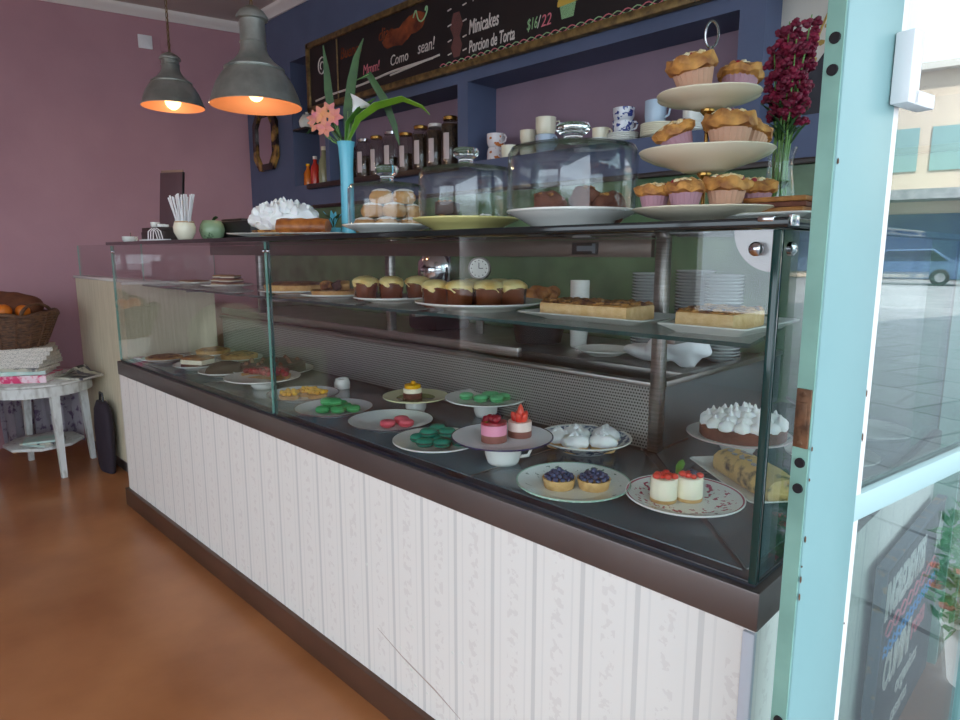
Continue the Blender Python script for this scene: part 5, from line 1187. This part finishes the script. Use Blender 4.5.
for k, (m_, l) in enumerate((('magmint', 'mint booklet, lower one on the table shelf'), ('magdark', 'photo booklet in the middle on the table shelf'), ('magmint', 'pale mint booklet on top of the table shelf pile'))):
    mag('magazine', l, (-4.33+.01*k, .78, .1725+k*.011), .5+.4*k, .18, .13, .010, MT[m_])
# basket
bz = tz+.081+5*.0215
t = thing('wicker_basket', 'dark woven wicker basket with loop handle standing on the newspapers', 'basket', (-4.47, .68, bz), rotz=.6)
M_ = M(); n_ = 60
for j in range(13):
    f = j/12; R_ = .145+.055*f; z = .008+.0165*j
    M_.tube([((R_+.004*math.sin(k*PI*.5*2+j*PI))*math.cos(2*PI*k/n_)*1.25, (R_+.004*math.sin(k*PI+j*PI))*math.sin(2*PI*k/n_), z+.004*math.sin(k*1.3)) for k in range(n_+1)], .0098, 6, cap=False)
M_.build('weave', MT['wicker'], t)
M_ = M(); M_.lathe([(0, 0), (.145, 0), (.14, .008), (0, .008)], 36, rmod=None)
for k in range(20): a = 2*PI*k/20; M_.tube([(.150*1.25*math.cos(a), .150*math.sin(a), 0), (.206*1.25*math.cos(a), .206*math.sin(a), .215)], .005, 6)
M_.build('stakes', MT['wicker'], t)
M_ = M(); M_.tube([(.20*1.25*math.cos(2*PI*k/48), .20*math.sin(2*PI*k/48), .218+.01*math.sin(k*1.1)) for k in range(49)], .014, 8, cap=False); M_.build('rim', MT['wicker'], t)
for sg in (1, -1):
    M_ = M(); M_.tube([(sg*.20+.075*math.cos(a)*0, .09*math.cos(a), .20+.085*math.sin(a)) for a in [q*PI/12 for q in range(13)]], .009, 8); M_.build('handle', MT['wicker'], t)
t.scale = (1.14, 1.14, .84)
bp_ = Vector((-4.47, .68, bz-.034))
for i, (a, b_, z, r) in enumerate(((.06, -.07, .20, .042), (-.06, -.08, .20, .042), (.0, -.02, .20, .042), (-.14, -.02, .20, .04), (.12, .0, .195, .038))):
    t = thing('orange', 'round orange lying near the rim of the wicker basket', 'orange', off2(bp_, a, b_, bz+z), group='oranges in the basket')
    M_ = M(); M_.ball((0, 0, 0), (r, r, r*.95), 3); M_.build('peel', MT['orange'], t)
    M_ = M(); M_.lathe([(0, .001), (.003, .001), (.004, -.002), (0, -.002)], 8, loc=(0, 0, r*.95)); M_.build('stem_button', MT['leafd'], t)
M_ = M(); M_.ball((0, 0, 0), (.20, .11, .085), 4, .014, 14); M_.build
tag(M_.build('bread_loaf', MT['bread'], loc=off2(bp_, -.02, .07, bz+.215), rotz=PI/4), 'large dark brown loaf heaped at the back of the wicker basket', 'bread')
# cloth bag under / behind the table and dark bag against the partition
M_ = M(); n_ = 26; rows = []
for j in range(9):
    f = j/8; rows.append([M_.bm.verts.new((-.22+.44*k/n_, .03*math.sin(k*.9+f)*(.4+f)+.012*math.sin(k*2.1), .40-.34*f+.012*math.sin(k*.6)*f)) for k in range(n_+1)])
for a, b_ in zip(rows, rows[1:]):
    for k in range(n_): M_.bm.faces.new((a[k], a[k+1], b_[k+1], b_[k]))
r_ = bmesh.ops.solidify(M_.bm, geom=M_.bm.faces[:], thickness=.004)
tag(M_.build('floral_cloth', MT['cloth'], loc=(-4.70, .86, .02), rotz=math.radians(68)), 'crumpled floral cloth hanging behind the legs of the white side table', 'cloth')
t = thing('wooden_stool', 'small wooden stool behind the white side table, left of the floral cloth', 'stool', (-4.87, .62, 0), rotz=.2)
M_ = M(); M_.box((0, 0, .03), (.001, .001, .001)); M_.bm.free(); M_ = M(); M_.box((-.0, 0, .355), (.06, .26, .02), .004); M_.build('seat', MT['crust'], t)
for s1 in (-1, 1): M_ = M(); M_.tube([(0, s1*.11, 0), (0, s1*.10, .345)], .013, 8); M_.build('leg', MT['tart'], t)
t = thing('dark_bag', 'tall dark purple bag leaning against the cream partition', 'bag', (-4.12, 1.045, 0), rotz=0)
M_ = M(); M_.lathe([(0, 0), (.10, 0), (.115, .03), (.12, .25), (.112, .36), (.07, .41), (0, .42)], 28, mt=Matrix.Diagonal((1, .32, 1, 1))); M_.jitter(.006, 12); M_.build('bag_body', mat('plum_fabric', (44, 34, 46), .8), t)
M_ = M(); M_.tube([(-.03, 0, .41), (-.02, 0, .46), (.02, 0, .46), (.03, 0, .41)], .006, 8); M_.build('handle', MT['black'], t)
# armchair seen as a reflection
t = thing('armchair', 'cream armchair with rounded back and green cushion beside the side table', 'armchair', (-4.30, -.16, 0), rotz=math.radians(62))
M_ = M(); M_.box((0, 0, .25), (.66, .62, .26), .05, seg=3); M_.build('seat', MT['armc'], t)
M_ = M(); M_.prism([(-.33, 0), (.33, 0), (.33, .38)]+[(.33*math.cos(a), .38+.16*math.sin(a)) for a in [q*PI/12 for q in range(1, 12)]]+[(-.33, .38)], 0, .12, mt=TR(0, .32, .36) @ RX(PI/2), bev=.02); M_.build('backrest', MT['armc'], t)
for s1 in (-1, 1): M_ = M(); M_.box((s1*.36, 0, .34), (.12, .60, .42), .05, seg=3); M_.build('armrest', MT['armc'], t)
M_ = M(); M_.box((0, .12, .54), (.44, .14, .36), .06, rot=RX(-.2), seg=3); M_.build('cushion', MT['armg'], t)
for sx in (-1, 1):
    for sy in (-1, 1): M_ = M(); M_.tube([(sx*.27, sy*.25, 0), (sx*.27, sy*.25, .13)], [.014, .022], 10); M_.build('leg', MT['darkwood'], t)
# ================================================================ chalk sign beside the counter side
t = thing('chalk_sign', 'chalk lettered black sign with wooden edge leaning against the counter side, seen past the door', 'sign', (-.328, 1.93, 0))
M_ = M(); M_.box((0, 0, .272), (.020, .64, .544), .002); M_.build('panel', mat('sign_black', (40, 40, 50), .6, rgb2=(54, 54, 64), nscale=20), t)
M_ = M(); M_.box((0, -.318, .272), (.024, .008, .548), .001); M_.box((0, 0, .545), (.024, .644, .008), .001); M_.build('edging', mat('grey_edging', (96, 104, 116), .7, rgb2=(150, 120, 90), nscale=30, lo=.55, hi=.65), t)
SG = lambda y, z: TR(.0106, y, z) @ RZ(PI/2) @ RX(PI/2)
text('lettering', 'INGREDIENTES', .125, SG(-.300, .415), MT['white'], t, .47, 0, bold=.005)
text('lettering', 'CUMINI', .13, SG(-.25, .205), MT['white'], t, .58, 0, bold=.005); text('pink_lettering', 'rosa', .10, SG(.02, .225), MT['chalkp'], t, .9, .1, bold=.002)
text('lettering', 'organicos', .075, SG(-.10, .125), MT['white'], t, .8, 0, bold=.001); text('lettering', 'caseros', .07, SG(-.12, .05), MT['white'], t, .8, 0, bold=.001)
M_ = M(); star = [((.055 if k % 2 == 0 else .024)*math.sin(k*PI/5), (.055 if k % 2 == 0 else .024)*math.cos(k*PI/5)*1.15) for k in range(10)]; M_.prism(star, 0, .0012, mt=SG(.262, .455)); M_.build('star_drawing', MT['white'], t)
for ph, m_ in ((0, 'chalkp'), (PI, 'chalkp')):
    M_ = M(); M_.tube([(.011, -.28+.009*k, .375+.018*math.sin(k*.42+ph)) for k in range(60)], .0025, 6); M_.build('twist_line', MT[m_], t)
for z in (.33, .312):
    M_ = M(); M_.tube([(.011, -.28+.006*k, z+.007*math.sin(k*.9)) for k in range(92)], .0022, 6); M_.build('wave_line', MT['chalkb'], t)
# ================================================================ outdoors
t = thing('planter', 'slim white pot of leafy green plant with pink flowers outside the door', 'potted plant', (.136, 2.25, -.03))
M_ = M(); M_.lathe([(0, 0), (.075, 0), (.10, .17), (.11, .175), (.11, .20), (.09, .20), (.085, .17), (0, .17)], 40); M_.build('pot', MT['crown'], t)
M_ = M()
for k in range(620):
    a = random.uniform(0, 2*PI); r = .13*random.random()**.5; z = .19+random.uniform(0, .42)*(1-(r/.22)**2); c_ = Vector((r*math.cos(a), r*math.sin(a), z)); d_ = Vector((random.uniform(-1, 1), random.uniform(-1, 1), random.uniform(-.3, 1))).normalized()
    M_.blade([c_, c_+d_*.022, c_+d_*.048], [.004, .024, .002], .0008)
M_.build('foliage', mat('shrub_leaf', (52, 120, 70), .4, rgb2=(80, 150, 84), nscale=12), t)
for k in range(16):
    a = random.uniform(0, 2*PI); c_ = Vector((.13*math.cos(a), .13*math.sin(a), random.uniform(.24, .5))); M_ = M()
    for q in range(5): M_.ball(c_+Vector((.012*math.cos(q*1.26), .012*math.sin(q*1.26), .005)), (.012, .009, .006), 1)
    M_.build('blossom', MT['pinkp'], t)
hd = math.radians(30)
bo = thing('office_building', 'beige building with long window band and canopy across the street', 'building', (19, 33, 0), rotz=-hd)
bm_ = mat('beige_facade', (206, 190, 172), .8, rgb2=(196, 180, 164), nscale=.4)
M_ = M(); M_.box((0, 5, 4.8), (44, 10, 9.6)); M_.build('walls', bm_, bo)
M_ = M(); M_.box((0, 4.8, 9.75), (44.6, 10.8, .3)); M_.build('roof_edge', mat('roof_concrete', (200, 196, 190), .8), bo)
for k in range(14):
    M_ = M(); M_.box((-20.8+3.2*k, -.03, 6.1), (2.7, .1, 2.0)); f_ = M_.build('window', mat('window_tint', (130, 160, 158), .15) if k == 0 else bpy.data.materials['window_tint'], bo)
    M_ = M(); M_.box((-20.8+3.2*k, -.1, 6.1), (.08, .08, 2.0)); M_.build('mullion', MT['crown'], f_)
    if k % 2 == 0: M_ = M(); M_.box((-19.2+3.2*k, -.04, 1.7), (5.6, .1, 2.8)); M_.build('shop_window', mat('dark_shop_glass', (70, 90, 120), .1) if k == 0 else bpy.data.materials['dark_shop_glass'], bo)
M_ = M(); M_.box((0, -1.0, 3.9), (44, 2.2, .45)); M_.build('canopy', MT['pave'], bo)
for k in range(8): M_ = M(); M_.tube([(-21+6*k, -1.9, 0), (-21+6*k, -1.9, 3.7)], .1, 8); M_.build('canopy_post', MT['crown'], bo)
t = thing('parked_car', 'blue grey car parked before the building across the street', 'car', (16.2, 27.6, -.03), rotz=-hd)
M_ = M(); M_.prism([(-2.1, .25), (2.1, .25), (2.15, .7), (1.9, .85), (1.0, .95), (.5, 1.42), (-1.1, 1.45), (-1.7, .98), (-2.1, .9)], -.85, .85, mt=RX(PI/2), bev=.05); M_.build('body', mat('car_paint', (82, 104, 134), .25, .4), t)
M_ = M(); M_.prism([(.92, .95), (.47, 1.36), (-1.05, 1.39), (-1.55, .98)], -.87, .87, mt=RX(PI/2)); M_.build('windows', mat('car_glass', (30, 36, 44), .1), t)
for x in (-1.35, 1.35):
    for y in (-.8, .8):
        M_ = M(); M_.lathe([(0, -.1), (.26, -.1), (.33, -.08), (.33, .08), (.26, .1), (0, .1)], 24, mt=TR(x, y, .33) @ RX(PI/2)); w_ = M_.build('wheel', MT['black'], t)
        M_ = M(); M_.lathe([(0, -.108), (.18, -.108), (.18, .108), (0, .108)], 16, mt=TR(x, y, .33) @ RX(PI/2)); M_.build('hubcap', MT['chrome'], w_)
